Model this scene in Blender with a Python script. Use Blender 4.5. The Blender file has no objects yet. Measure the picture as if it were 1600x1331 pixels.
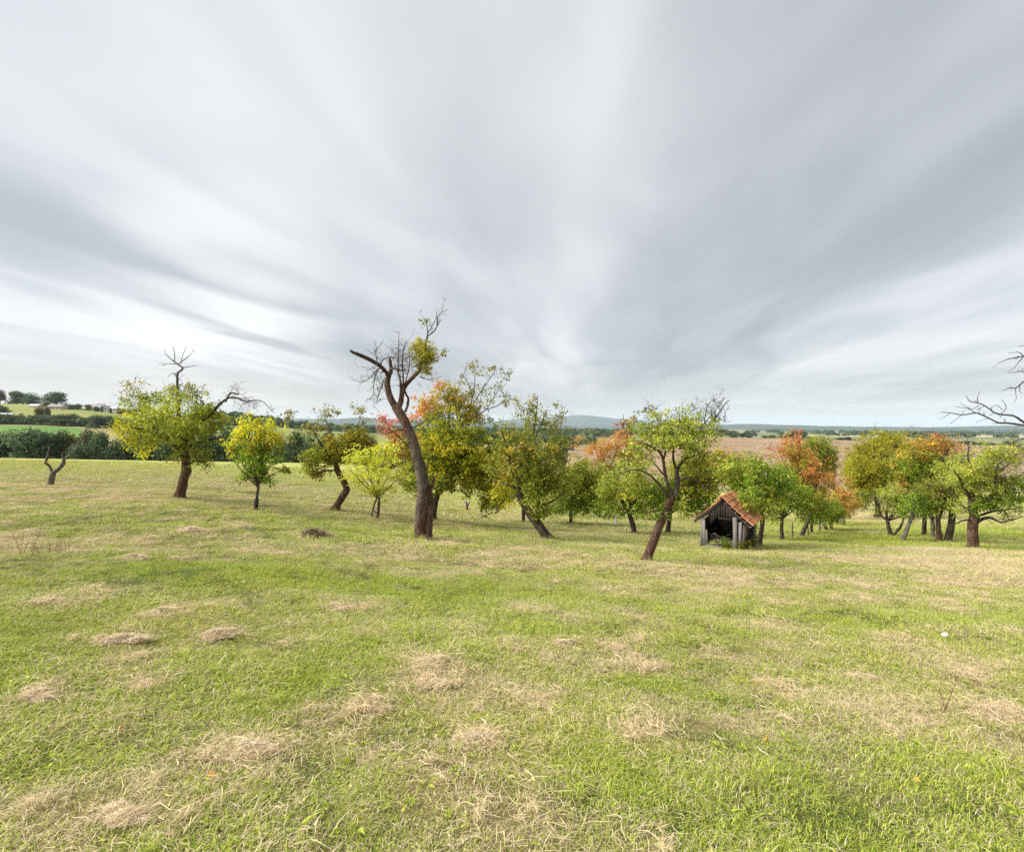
import bpy, math, random
import numpy as np

random.seed(7)
rng = np.random.default_rng(11)
scene = bpy.context.scene
COL = scene.collection
R = math.radians

# ------------------------------------------------------------------ camera
FPX = 800.0           # focal length in pixels of a 1600 px wide picture
CX, CY = 800.0, 665.5
EYE = 1.6
cam_d = bpy.data.cameras.new("camera")
cam_d.sensor_fit = 'HORIZONTAL'
cam_d.sensor_width = 36.0
cam_d.lens = 18.0
cam_d.clip_start = 0.05
cam_d.clip_end = 40000.0
cam = bpy.data.objects.new("camera", cam_d)
cam.location = (0, 0, EYE)
cam.rotation_euler = (R(90), 0, 0)
COL.objects.link(cam)
scene.camera = cam

# ------------------------------------------------------------------ view and sampling
scene.view_settings.view_transform = 'Standard'
scene.view_settings.look = 'None'
scene.view_settings.gamma = 1.0
scene.view_settings.use_curve_mapping = False
EXPOSURE = 2.72
scene.view_settings.exposure = EXPOSURE
scene.render.engine = 'CYCLES'
scene.cycles.use_denoising = False
scene.cycles.max_bounces = 6
scene.cycles.diffuse_bounces = 3
scene.cycles.glossy_bounces = 1
scene.cycles.transmission_bounces = 4
scene.cycles.volume_bounces = 2
scene.cycles.transparent_max_bounces = 4
scene.cycles.use_adaptive_sampling = True
scene.cycles.adaptive_threshold = 0.01


# ------------------------------------------------------------------ node helper
class NT:
    def __init__(self, tree):
        self.t = tree
        self.n = tree.nodes
        self.l = tree.links

    def new(self, kind, **kw):
        nd = self.n.new(kind)
        for k, v in kw.items():
            setattr(nd, k, v)
        return nd

    def put(self, sock, v):
        if v is None:
            return
        if hasattr(v, "is_linked") or isinstance(v, bpy.types.NodeSocket):
            self.l.new(v, sock)
        else:
            sock.default_value = v

    def math(self, op, a, b=None, c=None, clamp=False):
        nd = self.new("ShaderNodeMath", operation=op, use_clamp=clamp)
        self.put(nd.inputs[0], a)
        self.put(nd.inputs[1], b)
        self.put(nd.inputs[2], c)
        return nd.outputs[0]

    def mix(self, f, a, b, blend='MIX'):
        nd = self.new("ShaderNodeMix", data_type='RGBA', blend_type=blend)
        self.put(nd.inputs[0], f)
        self.put(nd.inputs[6], a)
        self.put(nd.inputs[7], b)
        return nd.outputs[2]

    def noise(self, vec, scale, detail=4.0, rough=0.5, dist=0.0):
        nd = self.new("ShaderNodeTexNoise")
        self.put(nd.inputs["Vector"], vec)
        nd.inputs["Scale"].default_value = scale
        nd.inputs["Detail"].default_value = detail
        nd.inputs["Roughness"].default_value = rough
        nd.inputs["Distortion"].default_value = dist
        return nd.outputs["Fac"]

    def ramp(self, f, stops, interp='LINEAR'):
        nd = self.new("ShaderNodeValToRGB")
        cr = nd.color_ramp
        cr.interpolation = interp
        while len(cr.elements) > 1:
            cr.elements.remove(cr.elements[-1])
        for i, (p, c) in enumerate(stops):
            e = cr.elements[0] if i == 0 else cr.elements.new(p)
            e.position = p
            e.color = (c[0], c[1], c[2], 1) if hasattr(c, "__len__") else (c, c, c, 1)
        self.put(nd.inputs[0], f)
        return nd.outputs[0]

    def mapr(self, v, a, b, c=0.0, d=1.0, smooth=False):
        nd = self.new("ShaderNodeMapRange")
        if smooth:
            nd.interpolation_type = 'SMOOTHSTEP'
        self.put(nd.inputs[0], v)
        for i, x in enumerate((a, b, c, d)):
            nd.inputs[i + 1].default_value = x
        return nd.outputs[0]


def c4(c):
    return (c[0], c[1], c[2], 1.0)


# ------------------------------------------------------------------ world: overcast sky, cloud bands drawn out towards the horizon
SUN_DIR = np.array([-0.80, -0.12, 0.62])
SUN_DIR /= np.linalg.norm(SUN_DIR)
sun_elev = math.asin(SUN_DIR[2])
sun_az = math.atan2(SUN_DIR[0], SUN_DIR[1])

world = bpy.data.worlds.new("World")
scene.world = world
world.use_nodes = True
W = NT(world.node_tree)
W.n.clear()
out = W.new("ShaderNodeOutputWorld")
bg = W.new("ShaderNodeBackground")
bg.inputs[1].default_value = 0.1
W.l.new(bg.outputs[0], out.inputs[0])
sky = W.new("ShaderNodeTexSky")
sky.sky_type = 'NISHITA'
sky.sun_disc = False
sky.sun_elevation = sun_elev
sky.sun_rotation = sun_az
tc = W.new("ShaderNodeTexCoord")
mp = W.new("ShaderNodeMapping", vector_type='POINT')
mp.inputs["Rotation"].default_value = (0, 0, math.atan(0.17))
W.l.new(tc.outputs["Generated"], mp.inputs["Vector"])
sep = W.new("ShaderNodeSeparateXYZ")
W.l.new(mp.outputs[0], sep.inputs[0])
zz = W.math('MAXIMUM', sep.outputs[2], 0.0)
zs = W.math('ADD', zz, 0.055)
ax = W.math('DIVIDE', sep.outputs[0], zs)          # across the cloud bands
ay = W.math('DIVIDE', sep.outputs[1], zs)          # along them
cmb = W.new("ShaderNodeCombineXYZ")
W.l.new(W.math('MULTIPLY', ax, 1.0), cmb.inputs[0])
W.l.new(W.math('MULTIPLY', ay, 0.33), cmb.inputs[1])
cvec = cmb.outputs[0]
wn = W.noise(cvec, 0.55, 2.0, 0.5)
wn2 = W.noise(cvec, 1.3, 2.0, 0.5)
axw = W.math('ADD', ax, W.math('MULTIPLY', W.math('SUBTRACT', wn, 0.5), 1.3))
axw = W.math('ADD', axw, W.math('MULTIPLY', W.math('SUBTRACT', wn2, 0.5), 0.6))
bandpos = W.mapr(axw, -6.0, 6.0)


def bp(a):
    return (a + 6.0) / 12.0


band = W.ramp(bandpos, [(bp(-6), 0.5), (bp(-4.6), 0.7), (bp(-3.4), 0.85), (bp(-2.7), 0.50), (bp(-2.1), 0.12), (bp(-1.5), 0.62),
                        (bp(-0.9), 0.90), (bp(-0.4), 0.80), (bp(0.0), 0.66), (bp(0.45), 0.02), (bp(0.9), 0.0), (bp(1.35), 0.12),
                        (bp(2.0), 0.62), (bp(2.7), 0.72), (bp(3.6), 0.45), (bp(5), 0.62), (bp(6), 0.55)], 'B_SPLINE')
cmb2 = W.new("ShaderNodeCombineXYZ")
W.l.new(W.math('ADD', ax, W.math('MULTIPLY', W.math('SUBTRACT', wn2, 0.5), 1.4)), cmb2.inputs[0])
W.l.new(W.math('MULTIPLY', ay, 0.20), cmb2.inputs[1])
cmb2.inputs[2].default_value = 3.1
n1 = W.noise(cmb2.outputs[0], 1.0, 2.0, 0.4, 0.9)
n2 = W.noise(cmb2.outputs[0], 2.8, 4.0, 0.5, 0.6)
n3 = W.noise(cvec, 1.3, 2.0, 0.45, 1.0)
b = W.math('ADD', W.math('MULTIPLY', band, 0.62), W.math('MULTIPLY', W.mapr(n1, 0.32, 0.68), 0.24))
b = W.math('ADD', b, W.math('MULTIPLY', W.mapr(n3, 0.32, 0.68), 0.26))
b = W.math('ADD', b, W.math('MULTIPLY', W.math('SUBTRACT', n2, 0.5), 0.15))
b = W.math('ADD', W.math('MULTIPLY', b, 1.25), -0.08)
# low sheets of cloud lying flat near the horizon
cmb3 = W.new("ShaderNodeCombineXYZ")
W.l.new(W.math('MULTIPLY', sep.outputs[0], 1.6), cmb3.inputs[0])
W.l.new(W.math('MULTIPLY', sep.outputs[2], 17.0), cmb3.inputs[1])
n4 = W.noise(cmb3.outputs[0], 1.3, 4.0, 0.5, 0.5)
low = W.mapr(zz, 0.01, 0.13, 0.0, 1.0, True)
lowband = W.mapr(n4, 0.30, 0.70, 0.15, 1.0)
bf = W.new("ShaderNodeMix", data_type='FLOAT')
W.l.new(low, bf.inputs[0])
W.l.new(lowband, bf.inputs[2])
W.l.new(b, bf.inputs[3])
bright = bf.outputs[0]
# the veiled sun makes the cloud to the left glow
vd = W.new("ShaderNodeVectorMath", operation='DOT_PRODUCT')
W.l.new(tc.outputs["Generated"], vd.inputs[0])
gd = np.array([-0.575, 1.0, 0.235])
gd /= np.linalg.norm(gd)
vd.inputs[1].default_value = tuple(gd)
glow = W.mapr(vd.outputs["Value"], 0.972, 0.9995, 0.0, 1.0, True)
vd2 = W.new("ShaderNodeVectorMath", operation='DOT_PRODUCT')
W.l.new(tc.outputs["Generated"], vd2.inputs[0])
dd = np.array([-0.08, 1.0, 0.17])
dd /= np.linalg.norm(dd)
vd2.inputs[1].default_value = tuple(dd)
bright = W.math('SUBTRACT', bright, W.mapr(vd2.outputs["Value"], 0.90, 1.0, 0.0, 0.27, True))
ccol = W.ramp(bright, [(0.0, (0.385, 0.410, 0.442)), (0.25, (0.470, 0.492, 0.520)), (0.5, (0.590, 0.608, 0.630)),
                       (0.75, (0.725, 0.740, 0.758)), (1.0, (0.86, 0.865, 0.87))])
gn = W.mapr(W.math('ADD', n1, W.math('MULTIPLY', n3, 0.8)), 0.65, 1.05, 0.15, 1.0)
ccol = W.mix(W.math('MULTIPLY', glow, gn), ccol, (0.99, 0.99, 0.98, 1))
# warm low sky to the left
warm = W.math('MULTIPLY', W.mapr(zz, 0.0, 0.16, 1.0, 0.0, True), W.mapr(sep.outputs[0], 0.1, -0.75, 0.0, 1.0, True))
ccol = W.mix(W.math('MULTIPLY', warm, 0.75), ccol, (0.78, 0.715, 0.68, 1))
hor = W.mapr(zz, 0.0, 0.07, 0.6, 0.0, True)
ccol = W.mix(hor, ccol, (0.66, 0.67, 0.69, 1))
K = 10.0 / (2 ** EXPOSURE)
scl = W.new("ShaderNodeVectorMath", operation='SCALE')
W.l.new(ccol, scl.inputs[0])
scl.inputs[3].default_value = K * 1.0
fin = W.mix(0.97, sky.outputs[0], scl.outputs[0])
W.l.new(fin, bg.inputs[0])

sun_d = bpy.data.lights.new("sun", 'SUN')
sun_d.energy = 1.25
sun_d.angle = R(50)
sun_d.color = (1.0, 0.95, 0.87)
sun = bpy.data.objects.new("sun", sun_d)
from mathutils import Vector
sun.rotation_euler = Vector(tuple(SUN_DIR)).to_track_quat('Z', 'Y').to_euler()
sun.location = (-20, 5, 30)
COL.objects.link(sun)


# ------------------------------------------------------------------ numpy noise
def _hash(ix, iy, s):
    h = (ix.astype(np.int64) * 374761393 + iy.astype(np.int64) * 668265263 + s * 1442695041) & 0xFFFFFFFF
    h = ((h ^ (h >> 13)) * 1274126177) & 0xFFFFFFFF
    return ((h ^ (h >> 16)) & 0xFFFFFF) / float(0xFFFFFF)


def vnoise(x, y, s=0):
    x = np.asarray(x, float)
    y = np.asarray(y, float)
    ix, iy = np.floor(x), np.floor(y)
    fx, fy = x - ix, y - iy
    fx = fx * fx * (3 - 2 * fx)
    fy = fy * fy * (3 - 2 * fy)
    a = _hash(ix, iy, s)
    b_ = _hash(ix + 1, iy, s)
    c = _hash(ix, iy + 1, s)
    d = _hash(ix + 1, iy + 1, s)
    return (a * (1 - fx) + b_ * fx) * (1 - fy) + (c * (1 - fx) + d * fx) * fy


def fbm(x, y, o=4, s=0):
    t = 0
    a = 0.5
    w = 0
    for i in range(o):
        t = t + a * vnoise(x * 2 ** i + 17.3 * i, y * 2 ** i - 9.1 * i, s + i)
        w += a
        a *= 0.5
    return t / w


def sstep(a, b_, x):
    t = np.clip((x - a) / (b_ - a), 0, 1)
    return t * t * (3 - 2 * t)


# ------------------------------------------------------------------ terrain
UG = np.array([-1.5, -1.0, -0.65, -0.34, 0.0, 0.15, 0.35, 0.7, 1.0, 1.5])
ROWS = [  # (distance, how far below eye level the land lies there, per azimuth)
    (1.5, 'E', [40, 50, 60, 75, 90, 97, 105, 115, 120, 125]),
    (8, 'E', [28, 38, 50, 75, 95, 101, 108, 118, 124, 130]),
    (15, 'E', [24, 32, 44, 73, 98, 105, 112, 122, 128, 134]),
    (22, 'E', [22, 32, 43, 72, 102, 109, 116, 127, 132, 138]),
    (45, 'E', [24, 31, 37, 58, 98, 104, 110, 120, 120, 120]),
    (80, 'E', [28, 34, 39, 43, 82, 90, 96, 98, 100, 100]),
    (110, 'D', [60, 62, 68, 76, 92, 95, 98, 95, 96, 96]),
    (160, 'D', [60, 62, 66, 74, 80, 78, 74, 72, 76, 78]),
    (260, 'D', [12, 14, 26, 42, 53, 50, 38, 42, 50, 55]),
    (340, 'D', [-4, -3, 9, 28, 38, 37, 23, 28, 37, 44]),
    (385, 'D', [-14, -12, 2, 24, 34, 32, 18, 23.5, 33, 41]),
    (460, 'D', [-26, -23, -7, 17, 32, 34, 26, 30, 38, 45]),
    (570, 'D', [-38, -35, -14, 10, 26, 28, 27, 29, 33, 38]),
    (900, 'D', [-20, -8, 0, 11, 18, 19, 20, 23, 25, 28]),
    (2000, 'D', [6, 6, 7, 8, 10, 11, 12, 13, 14, 15]),
    (5000, 'D', [4, 4, 4, 5, 5, 5, 5, 6, 6, 6]),
    (16000, 'D', [2] * 10)]


def pchip(x, y, xi):
    h = np.diff(x)
    dl = np.diff(y, axis=0) / h[:, None]
    m = np.zeros_like(y)
    for i in range(1, len(x) - 1):
        w1 = 2 * h[i] + h[i - 1]
        w2 = h[i] + 2 * h[i - 1]
        ok = dl[i - 1] * dl[i] > 0
        with np.errstate(divide='ignore', invalid='ignore'):
            hm = (w1 + w2) / (w1 / dl[i - 1] + w2 / dl[i])
        m[i] = np.where(ok, hm, 0)
    m[0] = dl[0]
    m[-1] = dl[-1]
    k = np.clip(np.searchsorted(x, xi) - 1, 0, len(x) - 2)
    t = ((xi - x[k]) / h[k])[:, None]
    hh = h[k][:, None]
    return ((1 + 2 * t) * (1 - t) ** 2 * y[k] + t * (1 - t) ** 2 * hh * m[k]
            + t * t * (3 - 2 * t) * y[k + 1] + t * t * (t - 1) * hh * m[k + 1])


_VG = np.log([r[0] for r in ROWS])
_E = np.array([[(v if r[1] == 'E' else v - FPX * EYE / r[0]) for v in r[2]] for r in ROWS], float)
_VD = np.linspace(_VG[0], _VG[-1], 900)
_UD = np.linspace(-1.5, 1.5, 601)
_T = pchip(_VG, _E, _VD)
_T = pchip(UG, _T.T.copy(), _UD).T.copy()


def gz(X, Y):
    """height of the land"""
    X = np.asarray(X, float)
    Y = np.asarray(Y, float)
    Yc = np.maximum(Y, 0) + 1.5 * np.exp(-np.maximum(Y, 0) / 1.5)
    u = np.clip(X / Yc, -1.5, 1.5)
    v = np.clip(np.log(Yc), _VD[0], _VD[-1])
    fu = (u + 1.5) / 3.0 * 600
    fv = (v - _VD[0]) / (_VD[-1] - _VD[0]) * 899
    iu = np.clip(fu.astype(int), 0, 599)
    iv = np.clip(fv.astype(int), 0, 898)
    a, b_ = fu - iu, fv - iv
    e = (_T[iv, iu] * (1 - a) + _T[iv, iu + 1] * a) * (1 - b_) + (_T[iv + 1, iu] * (1 - a) + _T[iv + 1, iu + 1] * a) * b_
    base = -e / FPX * Yc
    near = np.exp(-np.maximum(Y, 0) / 60.0)
    rel = (fbm(X * 0.35, Y * 0.35, 3, 5) - 0.5) * 0.16 + (fbm(X * 1.6, Y * 1.6, 2, 9) - 0.5) * 0.05
    far = (fbm(X * 0.01, Y * 0.01, 3, 15) - 0.5) * 1.2 * sstep(120, 500, Y)
    return base + rel * near + far


def unproj(px, py, Y):
    return np.array([(px - CX) / FPX * Y, Y, EYE + (CY - py) / FPX * Y])


def ground_hit(px, py, y0=1.6, y1=400):
    """where the line of sight through a point of the picture meets the land"""
    Ys = np.exp(np.linspace(math.log(y0), math.log(y1), 3000))
    Xs = (px - CX) / FPX * Ys
    g = gz(Xs, Ys)
    ray = EYE + (CY - py) / FPX * Ys
    k = np.argmax(ray <= g)
    if ray[k] > g[k]:
        k = len(Ys) - 1
    return np.array([Xs[k], Ys[k], g[k]])


# how dry (1) or lush (0) the sward is, used by the soil and by the blades alike
ZONES = [  # px, py, half width m, half depth m, amount
    (480, 905, 3.2, 0.75, -0.55), (350, 890, 1.6, 0.9, -0.35), (1370, 968, 1.9, 0.35, -0.5), (560, 930, 1.8, 0.5, -0.35),
    (1540, 905, 2.6, 2.2, -0.3), (1350, 845, 4.5, 6.0, -0.7), (1570, 835, 9.0, 8.0, -0.6), (620, 835, 6.0, 2.0, -0.15),
    (1180, 905, 7.5, 2.2, 0.10), (950, 890, 4.5, 1.4, 0.14), (1535, 880, 2.2, 1.3, 1.3), (1578, 910, 1.6, 1.0, 1.3), (1475, 862, 1.6, 1.4, 0.9),
    (1480, 862, 3.0, 2.4, 0.45), (200, 750, 18, 10, 0.30), (1340, 808, 7.0, 9.0, 0.6), (1350, 790, 14.0, 16.0, 0.9), (110, 900, 1.5, 1.0, -0.3),
    (60, 1000, 0.9, 0.5, -0.25), (430, 1090, 0.5, 0.25, -0.4), (1330, 1290, 0.9, 0.35, -0.35), (820, 1210, 0.7, 0.2, -0.25),
    (680, 1180, 0.4, 0.2, 0.3), (380, 1180, 0.35, 0.2, 0.4), (700, 1050, 0.9, 0.35, 0.3), (200, 1000, 0.6, 0.3, 0.3),
    (100, 1250, 0.5, 0.2, 0.3), (1500, 1060, 1.0, 0.5, 0.2), (880, 700, 20, 20, 0.1)]
_Z = [(ground_hit(z[0], z[1]), z[2], z[3], z[4]) for z in ZONES]


def dryness(X, Y):
    d = 0.46 + (fbm(X * 0.22, Y * 0.45, 4, 31) - 0.5) * 0.50 + (fbm(X * 1.9, Y * 2.6, 3, 41) - 0.5) * 1.0
    d = d + (fbm(X * 4.5, Y * 6.5, 2, 47) - 0.5) * 0.85 * np.exp(-Y / 16.0)
    for c, rx, ry, a in _Z:
        d = d + 0.75 * a * np.exp(-(((X - c[0]) / rx) ** 2 + ((Y - c[1]) / ry) ** 2))
    return np.clip(d, 0, 1)


# ------------------------------------------------------------------ mesh helpers
def make_mesh(name, V, F, mat=None, cols=None, attrs=None, smooth=False, mats=None, fmat=None):
    me = bpy.data.meshes.new(name)
    V = np.asarray(V, np.float32)
    if isinstance(F, np.ndarray):
        n, k = F.shape
        me.vertices.add(len(V))
        me.vertices.foreach_set("co", V.ravel())
        me.loops.add(n * k)
        me.loops.foreach_set("vertex_index", F.astype(np.int32).ravel())
        me.polygons.add(n)
        me.polygons.foreach_set("loop_start", np.arange(0, n * k, k, dtype=np.int32))
        me.polygons.foreach_set("loop_total", np.full(n, k, np.int32))
        me.update(calc_edges=True)
    else:
        me.from_pydata(V.tolist(), [], F)
        me.update()
    if smooth:
        me.polygons.foreach_set("use_smooth", np.ones(len(me.polygons), bool))
    if cols is not None:
        a = me.color_attributes.new("Col", 'FLOAT_COLOR', 'POINT')
        cc = np.ones((len(V), 4), np.float32)
        cc[:, :3] = cols
        a.data.foreach_set("color", cc.ravel())
    for k_, v in (attrs or {}).items():
        a = me.attributes.new(k_, 'FLOAT', 'POINT')
        a.data.foreach_set("value", np.asarray(v, np.float32))
    for m in (mats or ([mat] if mat else [])):
        me.materials.append(m)
    if fmat is not None:
        me.polygons.foreach_set("material_index", np.asarray(fmat, np.int32))
    return me


def link(name, me, parent=None, **props):
    o = bpy.data.objects.new(name, me)
    COL.objects.link(o)
    if parent is not None:
        o.parent = parent
    for k, v in props.items():
        o[k] = v
    return o


def empty(name, loc, rz=0.0, **props):
    o = bpy.data.objects.new(name, None)
    o.empty_display_size = 0.2
    o.location = [float(q) for q in loc]
    o.rotation_euler = (0, 0, rz)
    COL.objects.link(o)
    for k, v in props.items():
        o[k] = v
    return o


def new_mat(name):
    m = bpy.data.materials.new(name)
    m.use_nodes = True
    t = NT(m.node_tree)
    t.n.clear()
    o = t.new("ShaderNodeOutputMaterial")
    return m, t, o


def bump(t, h, strength, dist):
    nd = t.new("ShaderNodeBump")
    nd.inputs["Strength"].default_value = strength
    nd.inputs["Distance"].default_value = dist
    t.put(nd.inputs["Height"], h)
    return nd.outputs[0]


def principled(t, o, col, rough=0.8, normal=None, spec=0.3):
    p = t.new("ShaderNodeBsdfPrincipled")
    t.put(p.inputs["Base Color"], col)
    t.put(p.inputs["Roughness"], rough)
    p.inputs["Specular IOR Level"].default_value = spec
    if normal is not None:
        t.l.new(normal, p.inputs["Normal"])
    if o is not None:
        t.l.new(p.outputs[0], o.inputs[0])
    return p


# ------------------------------------------------------------------ materials
def soil_material():
    m, t, o = new_mat("meadow_soil")
    g = t.new("ShaderNodeNewGeometry")
    at = t.new("ShaderNodeAttribute", attribute_name="dry")
    n1 = t.noise(g.outputs["Position"], 9.0, 5, 0.65)
    n2 = t.noise(g.outputs["Position"], 1.4, 3, 0.6)
    dry = t.mapr(t.math('ADD', at.outputs["Fac"], t.math('MULTIPLY', t.math('SUBTRACT', n1, 0.5), 0.9)), 0.2, 0.85)
    c = t.mix(dry, (0.055, 0.072, 0.018, 1), (0.190, 0.150, 0.065, 1))
    c = t.mix(t.mapr(n2, 0.35, 0.7), c, t.mix(0.35, c, (0.10, 0.09, 0.03, 1)))
    sp_ = t.new("ShaderNodeSeparateXYZ")
    t.l.new(g.outputs["Position"], sp_.inputs[0])
    turf = t.mix(t.mapr(at.outputs["Fac"], 0.2, 0.8), (0.28, 0.325, 0.055, 1), (0.44, 0.40, 0.15, 1))
    c = t.mix(t.mapr(sp_.outputs[1], 20.0, 60.0, 0.0, 1.0, True), c, turf)
    principled(t, o, c, 0.95, bump(t, n1, 0.6, 0.03), 0.1)
    return m


def blade_material(name, green=((0.110, 0.190, 0.018), (0.58, 0.66, 0.095)), straw=((0.32, 0.240, 0.115), (0.92, 0.80, 0.53))):
    """one grass blade: green or straw depending on how dry the patch is it grows in"""
    m, t, o = new_mat(name)
    cr = t.new("ShaderNodeAttribute", attribute_name="rnd")
    br = t.new("ShaderNodeAttribute", attribute_name="tone")
    at = t.new("ShaderNodeAttribute", attribute_name="dryp", attribute_type='INSTANCER')
    tn = t.new("ShaderNodeAttribute", attribute_name="tint", attribute_type='INSTANCER')
    isdry = t.mapr(t.math('SUBTRACT', at.outputs["Fac"], cr.outputs["Fac"]), -0.06, 0.06)
    gcol = t.mix(br.outputs["Fac"], c4(green[0]), c4(green[1]))
    gcol = t.mix(tn.outputs["Fac"], gcol, t.mix(0.5, gcol, (0.50, 0.46, 0.08, 1)))
    scol = t.mix(br.outputs["Fac"], c4(straw[0]), c4(straw[1]))
    c = t.mix(isdry, gcol, scol)
    p = principled(t, None, c, 0.65, None, 0.18)
    tr = t.new("ShaderNodeBsdfTranslucent")
    t.put(tr.inputs[0], c)
    ms = t.new("ShaderNodeMixShader")
    ms.inputs[0].default_value = 0.26
    t.l.new(p.outputs[0], ms.inputs[1])
    t.l.new(tr.outputs[0], ms.inputs[2])
    t.l.new(ms.outputs[0], o.inputs[0])
    return m


def leaf_material(name="leaf", trans=0.5):
    m, t, o = new_mat(name)
    a = t.new("ShaderNodeAttribute", attribute_name="Col")
    p = principled(t, None, a.outputs["Color"], 0.55, None, 0.25)
    tr = t.new("ShaderNodeBsdfTranslucent")
    t.put(tr.inputs[0], a.outputs["Color"])
    ms = t.new("ShaderNodeMixShader")
    ms.inputs[0].default_value = trans
    t.l.new(p.outputs[0], ms.inputs[1])
    t.l.new(tr.outputs[0], ms.inputs[2])
    t.l.new(ms.outputs[0], o.inputs[0])
    return m


def bark_material(name, dark, mid, lichen, amount=0.5):
    m, t, o = new_mat(name)
    tcn = t.new("ShaderNodeTexCoord")
    mpn = t.new("ShaderNodeMapping")
    mpn.inputs["Scale"].default_value = (1, 1, 0.22)
    t.l.new(tcn.outputs["Object"], mpn.inputs[0])
    n1 = t.noise(mpn.outputs[0], 20, 5, 0.75, 1.0)
    n2 = t.noise(tcn.outputs["Object"], 3.2, 4, 0.6)
    n3 = t.noise(tcn.outputs["Object"], 14, 4, 0.7)
    c = t.mix(t.mapr(n1, 0.40, 0.60), c4(dark), c4(mid))
    if name == "weathered_bark":
        n4_ = t.noise(mpn.outputs[0], 1.6, 3, 0.5)
        c = t.mix(t.mapr(n4_, 0.46, 0.56), c, t.mix(t.mapr(n1, 0.4, 0.6), (0.055, 0.026, 0.016, 1), (0.19, 0.095, 0.06, 1)))
    lf = t.math('MULTIPLY', t.mapr(n2, 0.42, 0.62), t.mapr(n3, 0.36, 0.6))
    c = t.mix(t.math('MULTIPLY', lf, amount), c, c4(lichen))
    principled(t, o, c, 0.9, bump(t, n1, 1.0, 0.06), 0.15)
    return m


def simple_material(name, ca, cb, scale=6.0, rough=0.85, stretch=(1, 1, 1), bmp=0.3, bd=0.01):
    m, t, o = new_mat(name)
    tcn = t.new("ShaderNodeTexCoord")
    mpn = t.new("ShaderNodeMapping")
    mpn.inputs["Scale"].default_value = stretch
    t.l.new(tcn.outputs["Object"], mpn.inputs[0])
    n1 = t.noise(mpn.outputs[0], scale, 5, 0.65)
    oi = t.new("ShaderNodeObjectInfo")
    f = t.math('ADD', t.mapr(n1, 0.3, 0.7), t.math('MULTIPLY', t.math('SUBTRACT', oi.outputs["Random"], 0.5), 0.5), clamp=True)
    c = t.mix(f, c4(ca), c4(cb))
    principled(t, o, c, rough, bump(t, n1, bmp, bd), 0.2)
    return m


def land_material(name, ca, cb, cc, scale, stripes=None, rough=0.95, hb=0.6):
    """far land seen from hundreds of metres: mottled, with drill lines if asked"""
    m, t, o = new_mat(name)
    g = t.new("ShaderNodeNewGeometry")
    n1 = t.noise(g.outputs["Position"], scale, 6, 0.65)
    n2 = t.noise(g.outputs["Position"], scale * 0.14, 4, 0.6)
    c = t.mix(t.mapr(n1, 0.3, 0.7), c4(ca), c4(cb))
    c = t.mix(t.mapr(n2, 0.42, 0.68), c, c4(cc))
    if stripes:
        wv = t.new("ShaderNodeTexWave", wave_type='BANDS', bands_direction='X')
        mpn = t.new("ShaderNodeMapping")
        mpn.inputs["Rotation"].default_value = (0, 0, stripes[0])
        t.l.new(g.outputs["Position"], mpn.inputs[0])
        t.l.new(mpn.outputs[0], wv.inputs["Vector"])
        wv.inputs["Scale"].default_value = stripes[1]
        wv.inputs["Distortion"].default_value = 3.0
        wv.inputs["Detail"].default_value = 3.0
        wv.inputs["Detail Scale"].default_value = 0.3
        c = t.mix(t.math('MULTIPLY', wv.outputs["Fac"], stripes[2]), c, c4([q * 0.72 for q in cb]))
    principled(t, o, c, rough, bump(t, n1, hb, 0.3), 0.05)
    return m


M_SOIL = soil_material()
M_BLADE = blade_material("grass_blade")
M_LEAF = leaf_material()
M_BARK = bark_material("orchard_bark", (0.030, 0.022, 0.017), (0.115, 0.078, 0.055), (0.25, 0.235, 0.18), 0.55)
M_BARK_RED = bark_material("reddish_bark", (0.045, 0.022, 0.014), (0.165, 0.082, 0.050), (0.27, 0.235, 0.19), 0.45)
M_BARK_GREY = bark_material("grey_bark", (0.07, 0.055, 0.045), (0.21, 0.175, 0.14), (0.33, 0.32, 0.26), 0.7)
M_BARK_BIG = bark_material("weathered_bark", (0.030, 0.020, 0.015), (0.150, 0.108, 0.080), (0.25, 0.23, 0.18), 0.6)
M_DEAD = bark_material("dead_twig_bark", (0.06, 0.045, 0.040), (0.15, 0.125, 0.11), (0.25, 0.23, 0.20), 0.4)

# ------------------------------------------------------------------ ground: the meadow sheet
xs = np.concatenate([-np.geomspace(170, 14, 90), np.linspace(-13.6, 13.6, 150), np.geomspace(14, 170, 90)])
ys = np.concatenate([np.linspace(-25, -1, 25), np.linspace(-0.6, 14, 130), np.geomspace(14.2, 96, 150)])
GX, GY = np.meshgrid(xs, ys)
GZ = gz(GX, GY)


def grid_faces(ny, nx):
    i = np.arange(ny - 1)[:, None] * nx + np.arange(nx - 1)[None, :]
    return np.stack([i, i + 1, i + nx + 1, i + nx], -1).reshape(-1, 4)


me = make_mesh("meadow", np.stack([GX, GY, GZ], -1).reshape(-1, 3), grid_faces(len(ys), len(xs)), M_SOIL,
               attrs={"dry": dryness(GX.ravel(), GY.ravel())}, smooth=True)
link("ground", me, kind="structure")

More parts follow.
